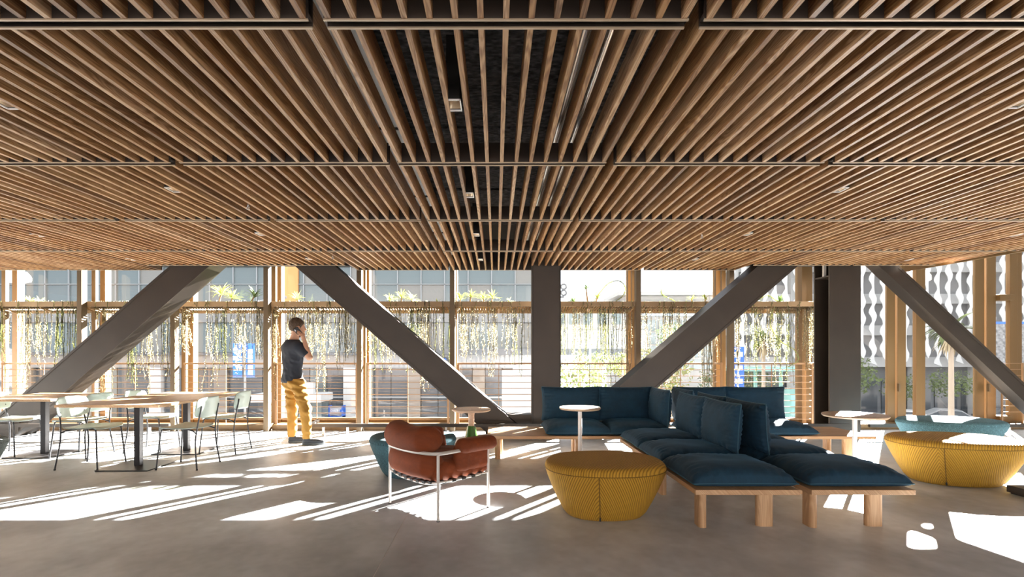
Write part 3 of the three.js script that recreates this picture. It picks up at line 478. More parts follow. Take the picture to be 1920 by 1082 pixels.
// ---------------------------------------------------------------- ottomans
function ottoman(label, x, d, a, b, h, turn, mat, ribs, seamAt) {
  const t = thing('ottoman', label, 'ottoman', [x, 0, -d], turn, 'upholstered ottomans'), prof = [[0.60, 0.0], [0.635, 0.012], [0.70, 0.09], [0.80, 0.30], [0.895, 0.53], [0.965, 0.72], [0.995, 0.82], [1.0, 0.86]], cap = [[1.0, 0.86], [0.998, 0.895], [0.985, 0.93], [0.96, 0.96], [0.92, 0.982], [0.85, 0.994], [0.6, 1.0], [0.3, 1.003], [0.0, 1.004]];
  const plan = (th) => { const c = Math.cos(th), s = Math.sin(th), n = 2.35, r = Math.pow(Math.pow(Math.abs(c) / a, n) + Math.pow(Math.abs(s) / b, n), -1 / n); return r * (1 + 0.035 * Math.cos(th - 0.6) + 0.025 * Math.cos(2 * th + 1)); };
  const N = 72, ring = (rows, top) => {
    const pos = [], uv = [], idx = []; let arc = 0; const arcs = []; for (let i = 0; i <= N; i++) { arcs.push(arc); arc += plan((i / N) * 6.2832) * (6.2832 / N); }
    rows.forEach(([k, y]) => { for (let i = 0; i <= N; i++) { const th = (i / N) * 6.28318, r = plan(th) * k, px = r * Math.cos(th), pz = r * Math.sin(th); pos.push(px, y * h, pz);
      if (top) uv.push((px * 0.82 + pz * 0.57) / 0.30, (pz * 0.82 - px * 0.57) / 0.30); else { const aa = arcs[i] - seamAt; uv.push((Math.abs(aa) * (0.72 + 0.28 * k) + y * h * 0.55) / 0.30, y * h); } } });
    for (let j = 0; j < rows.length - 1; j++) for (let i = 0; i < N; i++) { const q = j * (N + 1) + i; idx.push(q, q + N + 1, q + 1, q + 1, q + N + 1, q + N + 2); }
    const g = new THREE.BufferGeometry(); g.setAttribute('position', new THREE.Float32BufferAttribute(pos, 3)); g.setAttribute('uv', new THREE.Float32BufferAttribute(uv, 2)); g.setIndex(idx); g.computeVertexNormals();
    const n = g.attributes.normal; for (let j = 0; j < rows.length; j++) { const p = j * (N + 1), q = p + N; const m = V(n.getX(p) + n.getX(q), n.getY(p) + n.getY(q), n.getZ(p) + n.getZ(q)).normalize(); n.setXYZ(p, m.x, m.y, m.z); n.setXYZ(q, m.x, m.y, m.z); } return g;
  };
  const sideM = part('side', ring(prof, false), mat, t), topM = part('top', ring(cap, true), mat, t);
  const edge = []; for (let i = 0; i < 60; i++) { const th = (i / 60) * 6.28318, r = plan(th) * 1.001; edge.push(V(r * Math.cos(th), 0.86 * h, r * Math.sin(th))); } part('piping', tube(edge, 0.003, 120, 5, true), ribs ? M.mustardPlain : mat, topM);
  let th0 = 0; { let arc = 0; for (let i = 0; i < N; i++) { const da = plan((i / N) * 6.2832) * (6.2832 / N); if (arc + da > seamAt) { th0 = (i / N) * 6.2832; break; } arc += da; } }
  const sp = prof.map(([k, y]) => { const r = plan(th0) * k + 0.001; return V(r * Math.cos(th0), y * h, r * Math.sin(th0)); }); if (ribs) { part('seam', tube(sp.slice(1), 0.0045, 30, 5), M.mustardPlain, sideM);
    const q = sp[2]; const g = box(0.012, 0.026, 0.012); g.rotateY(-th0); g.translate(q.x * 1.01, q.y - 0.012, q.z * 1.01); part('label_tag', g, M.tag, sideM); }
  return t;
}
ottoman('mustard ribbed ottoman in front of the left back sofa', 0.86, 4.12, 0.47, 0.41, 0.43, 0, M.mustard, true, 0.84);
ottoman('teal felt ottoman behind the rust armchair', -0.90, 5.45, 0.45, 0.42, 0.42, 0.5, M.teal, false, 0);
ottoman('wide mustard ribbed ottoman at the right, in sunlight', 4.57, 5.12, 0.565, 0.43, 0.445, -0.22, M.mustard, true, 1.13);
ottoman('wide pale aqua felt ottoman near the right hand glazing', 5.98, 6.75, 0.60, 0.42, 0.42, -0.12, M.aqua, false, 0);
ottoman('pale grey green ottoman cut off by the left edge', -5.49, 5.06, 0.45, 0.42, 0.42, 0.2, std({ color: C(0.42, 0.46, 0.43), map: feltMap, roughness: 0.95 }), false, 0);

// ---------------------------------------------------------------- side tables
{ const t = thing('side_table', 'round pink wood side table on a glossy green cone base', 'table', [-0.30, 0, -6.2]);
  part('table_top', lathe([[0, 0.575], [0.20, 0.575], [0.228, 0.582], [0.237, 0.592], [0.237, 0.602], [0.231, 0.608], [0, 0.608]], 48), M.pinkWood, t);
  part('stem', lathe([[0.0, 0.40], [0.036, 0.40], [0.036, 0.52], [0.040, 0.55], [0.052, 0.575], [0, 0.575]], 28), M.pinkWood, t);
  part('cone_base', lathe([[0, 0], [0.135, 0.0], [0.142, 0.01], [0.136, 0.03], [0.052, 0.385], [0.044, 0.398], [0.036, 0.40], [0, 0.40]], 40), M.greenGloss, t); }
function postTable(label, x, d, r, h) { const t = thing('side_table', label, 'table', [x, 0, -d], 0, 'round tables on pale posts');
  part('table_top', lathe([[0, h - 0.026], [r - 0.014, h - 0.026], [r - 0.002, h - 0.016], [r, h - 0.010], [r - 0.003, h], [0, h]], 56), M.oakPale, t);
  part('post', bar(V(0, 0.008, 0), V(0, h - 0.026, 0), 0.022, 20), M.whiteMetal, t); part('collar', bar(V(0, h - 0.034, 0), V(0, h - 0.0261, 0), 0.06, 24), M.whiteMetal, t);
  part('base_plate', lathe([[0, 0], [r * 0.8, 0], [r * 0.8, 0.005], [r * 0.78, 0.008], [0, 0.008]], 48), M.whiteMetal, t); }
postTable('round pale wood table on a thin white post before the left back sofa', 0.922, 5.6, 0.225, 0.688);
postTable('larger round pale wood table on a white post beside the right bench', 3.55, 5.05, 0.282, 0.675);

// ---------------------------------------------------------------- benches and cushions
function bench(label, x0, x1, d0, d1, alongX, slim) {
  const w = x1 - x0, l = d1 - d0, t = thing('bench', label, 'bench', [(x0 + x1) / 2, 0, -(d0 + d1) / 2], 0, 'oak platform benches');
  part('bench_top', box(w, 0.035, l, 0, 0.3025, 0, 0.004, alongX ? 0 : 2), M.oak, t);
  const leg = (x, z, a, b) => { const s = new THREE.Shape(); s.moveTo(-a + b, -b); s.lineTo(a - b, -b); s.absarc(a - b, 0, b, -Math.PI / 2, Math.PI / 2, false); s.lineTo(-a + b, b); s.absarc(-a + b, 0, b, Math.PI / 2, Math.PI * 1.5, false); const g = new THREE.ExtrudeGeometry(s, { depth: 0.285, bevelEnabled: false, curveSegments: 10 }); g.rotateX(-Math.PI / 2); uvAlong(g, 1, x, z); g.translate(x, 0, z); return g; };
  if (alongX) for (const x of [-w / 2 + 0.12, 0, w / 2 - 0.12]) { { const f = leg(0, 0, 0.062, slim ? 0.034 : 0.028); if (slim) f.rotateY(Math.PI / 2); f.translate(x, 0, l / 2 - 0.32); part('leg', f, M.oak, t); } const g = leg(0, 0, 0.062, 0.028); g.rotateY(Math.PI / 2); g.translate(x * 0.96, 0, -l / 2 + 0.14); part('leg', g, M.oak, t); }
  else for (const z of [-l / 2 + 0.22, 0, l / 2 - 0.22]) { const g = leg(0, 0, 0.062, 0.028); g.rotateY(Math.PI / 2); g.translate(-w / 2 + 0.12, 0, z); part('leg', g, M.oak, t); part('leg', leg(w / 2 - 0.14, z, 0.062, 0.03), M.oak, t); }
  return t;
}
bench('oak bench against the left column, bare wood at its left end', -0.10, 2.09, 5.90, 6.68, true, true);
bench('oak bench behind the right sofa, bare wood at its right end', 2.21, 4.40, 5.90, 6.68, true);
bench('oak bench pointing at the camera, nearer the mustard ottoman', 1.395, 2.127, 3.565, 5.75, false);
bench('oak bench pointing at the camera, right one of the pair', 2.205, 2.935, 3.565, 5.75, false);

function cushionGeo(w, l, t, kind, sd) {                 // kind 0: seat (flat below), 1: back (both sides full)
  const nu = 36, nv = 36, pos = [], idx = [], uv = [];
  const P = (u, v, side) => {
    const eu = 1 - Math.pow(Math.abs(u), kind ? 2.6 : 4), ev = 1 - Math.pow(Math.abs(v), kind ? 2.6 : 4), e = Math.pow(Math.max(eu * ev, 0), kind ? 0.48 : 0.42);
    const pin = kind ? 0.04 : 0.022, x = (w / 2) * u * (1 - pin * (1 - v * v)), z = (l / 2) * v * (1 - pin * (1 - u * u));
    const edge = Math.pow(Math.max(Math.abs(u), Math.abs(v)), 6), wr = (Math.sin((Math.abs(u) > Math.abs(v) ? v : u) * 34 + sd) * 0.5 + vnoise(u * 9 + sd, v * 9) - 0.5) * 0.010 * edge * (1 - edge) * 4 + (vnoise(u * 3 + sd * 3, v * 3) - 0.5) * 0.012 * e;
    const y = side > 0 ? t * (kind ? 0.5 : 0.74) * e + wr : -t * (kind ? 0.5 : 0.24) * Math.pow(e, kind ? 1 : 0.6) - (kind ? wr : 0); return [x, y, z];
  };
  for (const side of [1, -1]) { const o = pos.length / 3; for (let j = 0; j <= nv; j++) for (let i = 0; i <= nu; i++) { const s = (k) => { const q = (k * 2 - 1); return Math.sign(q) * Math.pow(Math.abs(q), 0.72); }; const u = s(i / nu), v = s(j / nv); pos.push(...P(u, v, side)); uv.push((u * w) / 2 + sd, (v * l) / 2); }
    for (let j = 0; j < nv; j++) for (let i = 0; i < nu; i++) { const a = o + j * (nu + 1) + i; if (side > 0) idx.push(a, a + nu + 1, a + 1, a + 1, a + nu + 1, a + nu + 2); else idx.push(a, a + 1, a + nu + 1, a + 1, a + nu + 2, a + nu + 1); } }
  const g = new THREE.BufferGeometry(); g.setAttribute('position', new THREE.Float32BufferAttribute(pos, 3)); g.setAttribute('uv', new THREE.Float32BufferAttribute(uv, 2)); g.setIndex(idx); g.computeVertexNormals();
  const rim = []; const pin = kind ? 0.04 : 0.022; for (const [a, b, c, d] of [[-1, -1, 1, -1], [1, -1, 1, 1], [1, 1, -1, 1], [-1, 1, -1, -1]]) for (let k = 0; k < 10; k++) { const u = lerp(a, c, k / 10), v = lerp(b, d, k / 10); rim.push(V((w / 2) * u * (1 - pin * (1 - v * v)), 0, (l / 2) * v * (1 - pin * (1 - u * u)))); }
  return [g, tube(rim, 0.0045, 120, 5, true, 0.3)];
}
let cu = 0;
function seatCushion(label, x, d, w, l) { const t = thing('seat_cushion', label, 'cushion', [x, 0.32 + 0.036, -d], 0, 'blue seat cushions'), [g, p] = cushionGeo(w, l, 0.148, 0, ++cu); part('piping', p, M.navyPipe, part('cover', g, M.navy, t)); return t; }
function backCushion(label, x, d, w, turn, tilt = 0.07) { const t = thing('back_cushion', label, 'cushion', [x, 0.632, -d], turn, 'blue back cushions'), [g, p] = cushionGeo(w, 0.43, 0.175, 1, ++cu); for (const q of [g, p]) { q.rotateX(Math.PI / 2 - tilt); } part('piping', p, M.navyPipe, part('cover', g, M.navy, t)); return t; }
// local +z of a back cushion looks at the sitter
seatCushion('blue seat cushion at the left on the left back sofa', 0.96, 6.25, 0.76, 0.72); seatCushion('blue seat cushion at the right on the left back sofa', 1.68, 6.25, 0.72, 0.72);
backCushion('blue back cushion at the left end of the left back sofa', 0.965, 6.58, 0.755, 0); backCushion('blue back cushion in the middle of the left back sofa', 1.665, 6.58, 0.69, 0); backCushion('blue cushion turned sideways closing the right end of the left back sofa', 2.01, 6.27, 0.68, -Math.PI / 2, 0.05);
seatCushion('blue seat cushion at the right on the right back sofa, streak of sun', 3.36, 6.25, 0.76, 0.72); seatCushion('blue seat cushion at the left on the right back sofa', 2.62, 6.25, 0.72, 0.72);
backCushion('blue back cushion at the right end of the right back sofa', 3.34, 6.58, 0.77, 0); backCushion('blue back cushion in the middle of the right back sofa', 2.63, 6.58, 0.69, 0); backCushion('blue cushion turned sideways closing the left end of the right back sofa', 2.30, 6.27, 0.68, Math.PI / 2, 0.05);
for (const [x, s, name] of [[1.76, -1, 'the bench nearer the mustard ottoman'], [2.575, 1, 'the right bench of the pair']]) {
  seatCushion('blue seat cushion closest to the camera on ' + name, x, 3.95, 0.74, 0.72); seatCushion('blue seat cushion in the middle of ' + name, x, 4.66, 0.74, 0.71); seatCushion('blue seat cushion farthest from the camera on ' + name, x, 5.37, 0.74, 0.71);
  const bx = s < 0 ? 2.05 : 2.285; backCushion('blue back cushion closer to the camera on ' + name, bx, 4.66, 0.73, s * Math.PI / 2); backCushion('blue back cushion farther from the camera on ' + name, bx, 5.38, 0.71, s * Math.PI / 2);
}

// ---------------------------------------------------------------- rust velvet armchair: local +z is the way the sitter faces, -x is the side nearest the camera
{ const t = thing('armchair', 'rust velvet armchair with puffy cushions on a pale metal frame', 'armchair', [-0.4825, 0, -4.284], (134.5 * Math.PI) / 180), W = 0.33, D = 0.262, r = 0.0115;
  for (const sx of [-1, 1]) for (const z of [-D, D]) part('foot', bar(V(sx * W, 0, z), V(sx * W, 0.006, z), 0.013, 12), M.blackMatte, part('leg', bar(V(sx * W, 0.006, z), V(sx * W, 0.507, z), r, 14), M.creamMetal, t));
  const loop = [V(-W, 0.509, D + 0.005), V(-W - 0.004, 0.511, 0.1), V(-W - 0.008, 0.512, -0.08), V(-W - 0.008, 0.512, -0.20), V(-W + 0.03, 0.512, -0.285), V(-0.18, 0.512, -0.33), V(0, 0.512, -0.345), V(0.18, 0.512, -0.33), V(W - 0.03, 0.512, -0.285), V(W + 0.008, 0.512, -0.20), V(W + 0.008, 0.512, -0.08), V(W + 0.004, 0.511, 0.1), V(W, 0.509, D + 0.005)];
  const lg = tube(loop, 0.012, 90, 10); { const p = lg.attributes.position; for (let i = 0; i < p.count; i++) p.setY(i, 0.511 + (p.getY(i) - 0.511) * 1.15); } part('arm_loop', lg, M.creamMetal, t);
  for (const sx of [-1, 1]) part('seat_rail', tube([V(sx * W, 0.295, -D), V(sx * (W - 0.012), 0.285, -0.1), V(sx * (W - 0.012), 0.285, 0.1), V(sx * W, 0.295, D)], 0.009, 24, 8), M.creamMetal, t);
  part('seat_rail', tube([V(-W, 0.293, -D), V(-0.15, 0.262, -D - 0.005), V(0.15, 0.262, -D - 0.005), V(W, 0.293, -D)], 0.009, 24, 8), M.creamMetal, t); part('seat_rail', bar(V(-W, 0.295, D), V(W, 0.295, D), 0.009, 8), M.creamMetal, t);
  for (let i = 0; i < 7; i++) { const x = -0.24 + i * 0.08; part('strap', bb(x - 0.02, x + 0.02, 0.252 + 0.03 * Math.pow(x / 0.3, 2), 0.274 + 0.03 * Math.pow(x / 0.3, 2), -D - 0.016, D, 0.004), M.black, t); }
  for (let i = 0; i < 5; i++) { const z = -0.2 + i * 0.1; part('strap', bb(-W - 0.001, W + 0.001, 0.276, 0.298, z - 0.02, z + 0.02, 0.004), M.black, t); }
  const wr = (x, y, z, f, a) => a * (Math.sin(f * (x + 0.6 * z) + 5 * vnoise(x * 14, y * 14, z * 14)) * 0.5 + vnoise(x * 34, y * 34, z * 34) - 0.5);
  const cush = (name, fn, lo, hi) => part(name, netMesh(fn, lo, hi, 0.009), M.rust, t);
  cush('seat_cushion', (x, y, z) => smin(sdBox(x, y, z, [0, 0.355, 0.03], [0.305, 0.085, 0.30], 0.075), sdEll(x, y, z, [0, 0.40, 0.10], [0.26, 0.075, 0.24]), 0.05) + wr(x, y, z, 40, 0.004), [-0.34, 0.24, -0.31], [0.34, 0.50, 0.38]);
  const bend = (x) => 0.55 * x * x;
  cush('lumbar_cushion', (x, y, z) => { const zz = z - bend(x); return 0.8 * (sdBox(x, y, zz, [0.02, 0.405, -0.262], [0.305, 0.108, 0.10], 0.092) + wr(x, y, z, 60, 0.007) * sstep(Math.abs(x), 0.18, 0.34)); }, [-0.38, 0.27, -0.42], [0.38, 0.55, 0.02]);
  cush('back_cushion', (x, y, z) => { const zz = z - bend(x), dip = 0.022 * Math.exp(-(((x + 0.02) / 0.16) ** 2)); return 0.8 * (sdBox(x, y + dip * sstep(y, 0.55, 0.7), zz, [0.036, 0.606, -0.278], [0.316, 0.112, 0.122], 0.108) + wr(x, y, z, 60, 0.008) * sstep(Math.abs(x), 0.16, 0.36)); }, [-0.42, 0.46, -0.46], [0.42, 0.75, 0.06]);
  for (const sx of [-1, 1]) {
    cush('arm_roll', (x, y, z) => sdBox(x, y, z, [sx * 0.345, 0.548, 0.115], [0.078, 0.056, 0.185], 0.054) + wr(z, y, x, 70, 0.006) * sstep(Math.abs(z - 0.115), 0.1, 0.18), [sx * 0.345 - 0.11, 0.46, -0.11], [sx * 0.345 + 0.11, 0.63, 0.34]);
    cush('arm_pad', (x, y, z) => sdBox(x, y, z, [sx * 0.285, 0.438, 0.115], [0.048, 0.105, 0.18], 0.046) + wr(z, y, x, 60, 0.005), [sx * 0.285 - 0.08, 0.30, -0.11], [sx * 0.285 + 0.08, 0.57, 0.33]);
  } }

// dark plinth with a rounded knob at the right edge of the frame
{ const t = thing('plinth_base', 'dark grey square plinth with a round grey knob at the right edge', 'stand', [5.04, 0, -4.31]); part('plate', bb(-0.37, 0.37, 0.012, 0.075, -0.36, 0.36, 0.004), M.steel, t); part('underframe', bb(-0.35, 0.35, 0, 0.012, -0.34, 0.34), M.black, t); part('knob', lathe([[0, 0.075], [0.045, 0.075], [0.068, 0.11], [0.066, 0.145], [0.045, 0.168], [0, 0.172]], 32).translate(-0.20, 0, -0.27), M.creamMetal, t); }
// ---------------------------------------------------------------- standing man on the telephone; local +x is right in the picture, +z towards the camera
{ const t = thing('person', 'person in navy t-shirt and mustard trousers standing with a phone at the ear', 'person', [-2.80, 0, -7.24]);
  const skin = std({ color: C(0.50, 0.27, 0.17), roughness: 0.55 }), shirtM = std({ color: C(0.022, 0.026, 0.036), roughness: 0.9, bumpMap: weave, bumpScale: 0.001 }), pantM = std({ color: C(0.33, 0.165, 0.022), roughness: 0.85, bumpMap: weave, bumpScale: 0.001 }), hairM = std({ color: C(0.065, 0.038, 0.02), roughness: 0.7 });
  const RS = [0.05, 1.37, 0.125], LS = [-0.24, 1.365, -0.15], RE = [0.215, 1.225, 0.17], RW = [0.128, 1.465, 0.135], LE = [-0.235, 1.11, -0.22], LW = [-0.10, 0.96, -0.28];
  const RH = [0.02, 0.86, 0.085], LH = [-0.135, 0.86, -0.085], RK = [0.135, 0.49, 0.095], LK = [-0.125, 0.50, -0.085], RA = [0.15, 0.09, 0.085], LA = [-0.128, 0.09, -0.10];
  const ca = Math.cos(Math.PI / 4), rot = (x, z) => [x * ca - z * ca, x * ca + z * ca];       // into the torso's own frame: forward is +x, turned 45 degrees away
  const torso = (x, y, z, inf) => {
    const [f, s] = rot(x + 0.085, z);                    // f: forward, s: to the man's right
    const e = (cx, cy, rx, ry, rz) => sdEll(f, y, s, [cx, cy, 0], [rx + inf, ry + inf, rz + inf]);
    return smin(smin(e(0.0, 1.27, 0.115, 0.20, 0.185), e(0.0, 1.06, 0.105, 0.19, 0.155), 0.08), smin(e(-0.01, 0.90, 0.115, 0.13, 0.165), e(-0.01, 1.365, 0.08, 0.068, 0.185), 0.09), 0.09);
  };
  const hc = [-0.015, 1.642, 0.0], ha = (30 * Math.PI) / 180, hcos = Math.cos(ha), hsin = Math.sin(ha), toHead = (x, y, z) => { const dx = x - hc[0], dz = z - hc[2]; return [dx * hcos - dz * hsin, y - hc[1], dx * hsin + dz * hcos]; };
  const head = (x, y, z) => { const [a, b, c] = toHead(x, y, z);
    let d = sdEll(a, b, c, [-0.012, 0.030, 0], [0.098, 0.105, 0.077]); d = smin(d, sdEll(a, b, c, [0.036, -0.055, 0], [0.060, 0.062, 0.054]), 0.04);
    d = smin(d, sdCap(a, b, c, [0.088, 0.010, 0], [0.108, -0.022, 0], 0.009, 0.014), 0.018); d = smin(d, sdCap(a, b, c, [0.082, -0.058, -0.018], [0.082, -0.058, 0.018], 0.010, 0.010), 0.012); d = smin(d, sdEll(a, b, c, [0.078, -0.098, 0], [0.022, 0.018, 0.026]), 0.03);
    for (const s of [-1, 1]) { d = smin(d, sdEll(a, b, c, [-0.005, -0.004, s * 0.079], [0.026, 0.034, 0.010]), 0.008); const eye = Math.hypot(a - 0.088, b - 0.018, c - s * 0.031) - 0.013; d = Math.max(d, -eye); d = Math.min(d, Math.hypot(a - 0.078, b - 0.018, c - s * 0.031) - 0.0125); d = smin(d, sdCap(a, b, c, [0.086, 0.036, s * 0.015], [0.082, 0.036, s * 0.046], 0.006, 0.005), 0.01); }
    return d; };
  const neck = (x, y, z) => sdCap(x, y, z, [-0.085, 1.40, -0.005], [-0.035, 1.58, 0.0], 0.066, 0.056);
  const pal = [0.105, 1.525, 0.125];
  const fingers = [[[0.092, 1.552, 0.112], [0.062, 1.580, 0.122], [0.030, 1.592, 0.118]], [[0.098, 1.548, 0.13], [0.066, 1.566, 0.142], [0.034, 1.572, 0.134]], [[0.100, 1.538, 0.145], [0.070, 1.548, 0.156], [0.040, 1.550, 0.144]], [[0.100, 1.522, 0.155], [0.076, 1.528, 0.164], [0.050, 1.528, 0.152]], [[0.095, 1.51, 0.10], [0.078, 1.535, 0.082], [0.072, 1.565, 0.078]]];
  const arms = (x, y, z) => { let d = Math.min(smin(sdCap(x, y, z, RS, RE, 0.054, 0.040), sdCap(x, y, z, RE, RW, 0.041, 0.027), 0.02), smin(sdCap(x, y, z, LS, LE, 0.054, 0.042), sdCap(x, y, z, LE, LW, 0.042, 0.028), 0.03)); d = smin(d, sdCap(x, y, z, LW, [-0.05, 0.90, -0.27], 0.03, 0.026), 0.02); return d; };
  const hand = (x, y, z) => { let d = smin(sdCap(x, y, z, RW, [0.115, 1.50, 0.132], 0.026, 0.028), sdEll(x, y, z, pal, [0.022, 0.042, 0.036]), 0.02); for (const f of fingers) d = smin(d, Math.min(sdCap(x, y, z, f[0], f[1], 0.0095, 0.0085), sdCap(x, y, z, f[1], f[2], 0.0085, 0.0072)), 0.006); return d; };
  const legs = (x, y, z, i) => Math.min(smin(sdCap(x, y, z, RH, RK, 0.088 + i, 0.062 + i), sdCap(x, y, z, RK, RA, 0.060 + i, 0.042 + i), 0.03), smin(sdCap(x, y, z, LH, LK, 0.088 + i, 0.062 + i), sdCap(x, y, z, LK, LA, 0.060 + i, 0.042 + i), 0.03));
  const bodyG = netMesh((x, y, z) => smin(smin(torso(x, y, z, -0.012), neck(x, y, z), 0.05), Math.min(smin(arms(x, y, z), 9, 0.01), legs(x, y, z, -0.004)), 0.04), [-0.42, 0.04, -0.42], [0.34, 1.60, 0.32], 0.014);
  const headG = netMesh((x, y, z) => smin(head(x, y, z), neck(x, y, z), 0.03), [-0.16, 1.46, -0.13], [0.14, 1.80, 0.13], 0.0045), handG = netMesh(hand, [0.0, 1.44, 0.05], [0.17, 1.63, 0.19], 0.0035);
  part('body', merge([bodyG, headG, handG]), skin, t);
  part('hair', netMesh((x, y, z) => { const [a, b, c] = toHead(x, y, z); const n = 0.010 * (vnoise(x * 90, y * 60, z * 90) - 0.5) + 0.006 * (vnoise(x * 30, y * 30, z * 30) - 0.5); let d = sdEll(a, b, c, [-0.016, 0.038, 0], [0.107, 0.112, 0.086]) + n; d = Math.max(d, a * 0.75 - b * 0.60 - 0.022 + (b > 0.06 ? -0.02 : 0)); d = Math.max(d, -(b + 0.072 + 0.35 * a)); const ear = sdEll(a, b, c, [0.0, -0.015, Math.sign(c) * 0.082], [0.024, 0.036, 0.03]); return Math.max(d, -ear); }, [-0.18, 1.54, -0.14], [0.14, 1.81, 0.14], 0.0048), hairM, t);
  const fold = (x, y, z, f) => (vnoise(x * f, y * f * 1.4, z * f) - 0.5) * 0.016 + (vnoise(x * f * 2.2, y * f * 2.6 + x * 9, z * f * 2.2) - 0.5) * 0.009;
  const shirt = (x, y, z) => { let d = smin(torso(x, y, z, 0.012), sdCap(x, y, z, [-0.09, 1.38, -0.005], [-0.068, 1.49, -0.003], 0.098, 0.066), 0.07); d = smin(d, sdCap(x, y, z, RS, [0.165, 1.268, 0.157], 0.074, 0.064), 0.06); d = smin(d, sdCap(x, y, z, LS, [-0.235, 1.19, -0.20], 0.070, 0.062), 0.05); d += fold(x, y, z, 11) * sstep(1.35 - y, -0.1, 0.2); return d; };
  part('t_shirt', netMesh((x, y, z) => { let d = Math.max(shirt(x, y, z), 0.865 - y); const cutR = (x - 0.175) * 0.55 + (1.256 - y) * 0.79; d = x > 0.1 && y < 1.36 ? Math.max(d, cutR * 0.9) : d; const nk = Math.hypot(x + 0.07, z + 0.01); return Math.max(d, y - 1.475 + 0.15 * nk * 0, -(Math.max(nk - 0.062, 1.455 - y))); }, [-0.42, 0.84, -0.40], [0.28, 1.52, 0.30], 0.0095), shirtM, t);
  part('trousers', netMesh((x, y, z) => { const [f, s] = rot(x + 0.075, z); let d = Math.min(smin(sdCap(x, y, z, RH, RK, 0.102, 0.078), sdCap(x, y, z, RK, RA, 0.076, 0.064), 0.03), smin(sdCap(x, y, z, LH, LK, 0.100, 0.076), sdCap(x, y, z, LK, LA, 0.074, 0.064), 0.03)); d = smin(d, sdEll(f, y, s, [-0.01, 0.87, 0], [0.128, 0.11, 0.172]), 0.05); d += fold(x, y, z, 11) * 1.1 + 0.008 * Math.sin(y * 70 + x * 22 + 4 * vnoise(x * 9, y * 9, z * 9)) * sstep(y, 0.62, 0.35); return Math.max(d, 0.085 - y, y - 0.925); }, [-0.36, 0.06, -0.34], [0.30, 0.95, 0.30], 0.0095), pantM, t);
  const shoeM = std({ color: C(0.035, 0.038, 0.042), roughness: 0.8, bumpMap: weave, bumpScale: 0.002 }), soleM = std({ color: C(0.13, 0.14, 0.14), roughness: 0.8 }), laceM = std({ color: C(0.45, 0.46, 0.5), roughness: 0.8 });
  for (const [hx, hz, an] of [[0.105, 0.085, 0.06], [-0.165, -0.10, 0.04]]) {
    const s = new THREE.Group(); s.name = 'shoe'; s.position.set(hx, 0, hz); s.rotation.y = an; t.add(s);
    const up = (x, y, z) => { let d = sdCap(x, y, z, [0.05, 0.060, 0], [0.05, 0.10, 0], 0.046, 0.044); d = smin(d, sdEll(x, y, z, [0.15, 0.040, 0.004], [0.135, 0.045, 0.048]), 0.05); d = smin(d, sdEll(x, y, z, [0.045, 0.042, 0], [0.062, 0.045, 0.042]), 0.03); return Math.max(d, 0.022 - y); };
    part('upper', netMesh(up, [-0.05, 0.0, -0.08], [0.32, 0.17, 0.08], 0.0065), shoeM, s);
    part('sole', netMesh((x, y, z) => Math.max(smin(sdEll(x, y, z, [0.17, 0.012, 0.004], [0.125, 0.06, 0.052]), sdEll(x, y, z, [0.045, 0.012, 0], [0.068, 0.06, 0.044]), 0.05), y - 0.027, -y), [-0.05, -0.01, -0.07], [0.32, 0.05, 0.07], 0.0065), soleM, s);
    const l = []; for (let i = 0; i < 4; i++) { const x = 0.10 + i * 0.03, y = 0.098 - i * 0.010; l.push(tube([V(x, y - 0.02, -0.035), V(x + 0.006, y, 0), V(x, y - 0.02, 0.035)], 0.004, 10, 5)); } part('laces', merge(l), laceM, s);
  }
  // the phone at the ear is a thing of its own
  const ph = thing('mobile_phone', 'black mobile phone held to the ear of the standing person', 'phone', [-2.80 + 0.040, 1.578, -7.24 + 0.108]); ph.rotation.set(0.10, 0.52, 0.62);
  part('case', new RoundedBoxGeometry(0.072, 0.142, 0.010, 3, 0.005), M.black, ph); const lens = new THREE.CylinderGeometry(0.006, 0.006, 0.003, 12); lens.rotateX(Math.PI / 2); for (const dy of [0.052, 0.036]) part('camera_lens', lens.clone().translate(-0.022, dy, 0.006), M.chrome, ph);
}
// ---------------------------------------------------------------- the street outside, one storey below
const GY = -4.6;
const asphalt = std({ color: C(0.20, 0.20, 0.20), roughness: 0.95, map: concreteMap }), pave = std({ color: C(0.24, 0.236, 0.228), roughness: 0.95, map: concreteMap });
structure('street', bb(-160, 160, GY - 0.4, GY, -220, 160), asphalt);
structure('pavement_near', bb(-160, 160, GY, GY + 0.12, -14, -9.6), pave); structure('pavement_far', bb(-160, 10, GY, GY + 0.12, -32, -26), pave); structure('plaza', bb(2, 130, GY, GY + 0.1, -58, -33), pave);
const O = {
  pane: std({ color: C(0.145, 0.18, 0.185), roughness: 0.12, metalness: 0.1 }), paneDark: std({ color: C(0.085, 0.095, 0.105), roughness: 0.12 }), paneBlind: std({ color: C(0.21, 0.21, 0.195), roughness: 0.35 }), mull: std({ color: C(0.30, 0.32, 0.33), roughness: 0.5 }), spandrel: std({ color: C(0.27, 0.27, 0.262), roughness: 0.7 }), dark: std({ color: C(0.16, 0.165, 0.17), roughness: 0.7 }), stone: std({ color: C(0.30, 0.26, 0.22), roughness: 0.9 }), white: std({ color: C(0.62, 0.62, 0.60), roughness: 0.8 }), conc: std({ color: C(0.42, 0.42, 0.415), roughness: 0.95 }), void: std({ color: C(0.22, 0.22, 0.22), roughness: 0.95 }), blue: std({ color: C(0.03, 0.15, 0.62), roughness: 0.5 }), tealFrame: std({ color: C(0.28, 0.52, 0.47), roughness: 0.6 }), tealGlass: phys({ color: C(0.55, 0.85, 0.80), transmission: 0.6, thickness: 0, roughness: 0.2 }), screen: std({ color: C(0.55, 0.55, 0.54), roughness: 0.8 }), red: std({ color: C(0.6, 0.06, 0.05), roughness: 0.5 }), orange: std({ color: C(0.70, 0.33, 0.12), roughness: 0.7 }),
};
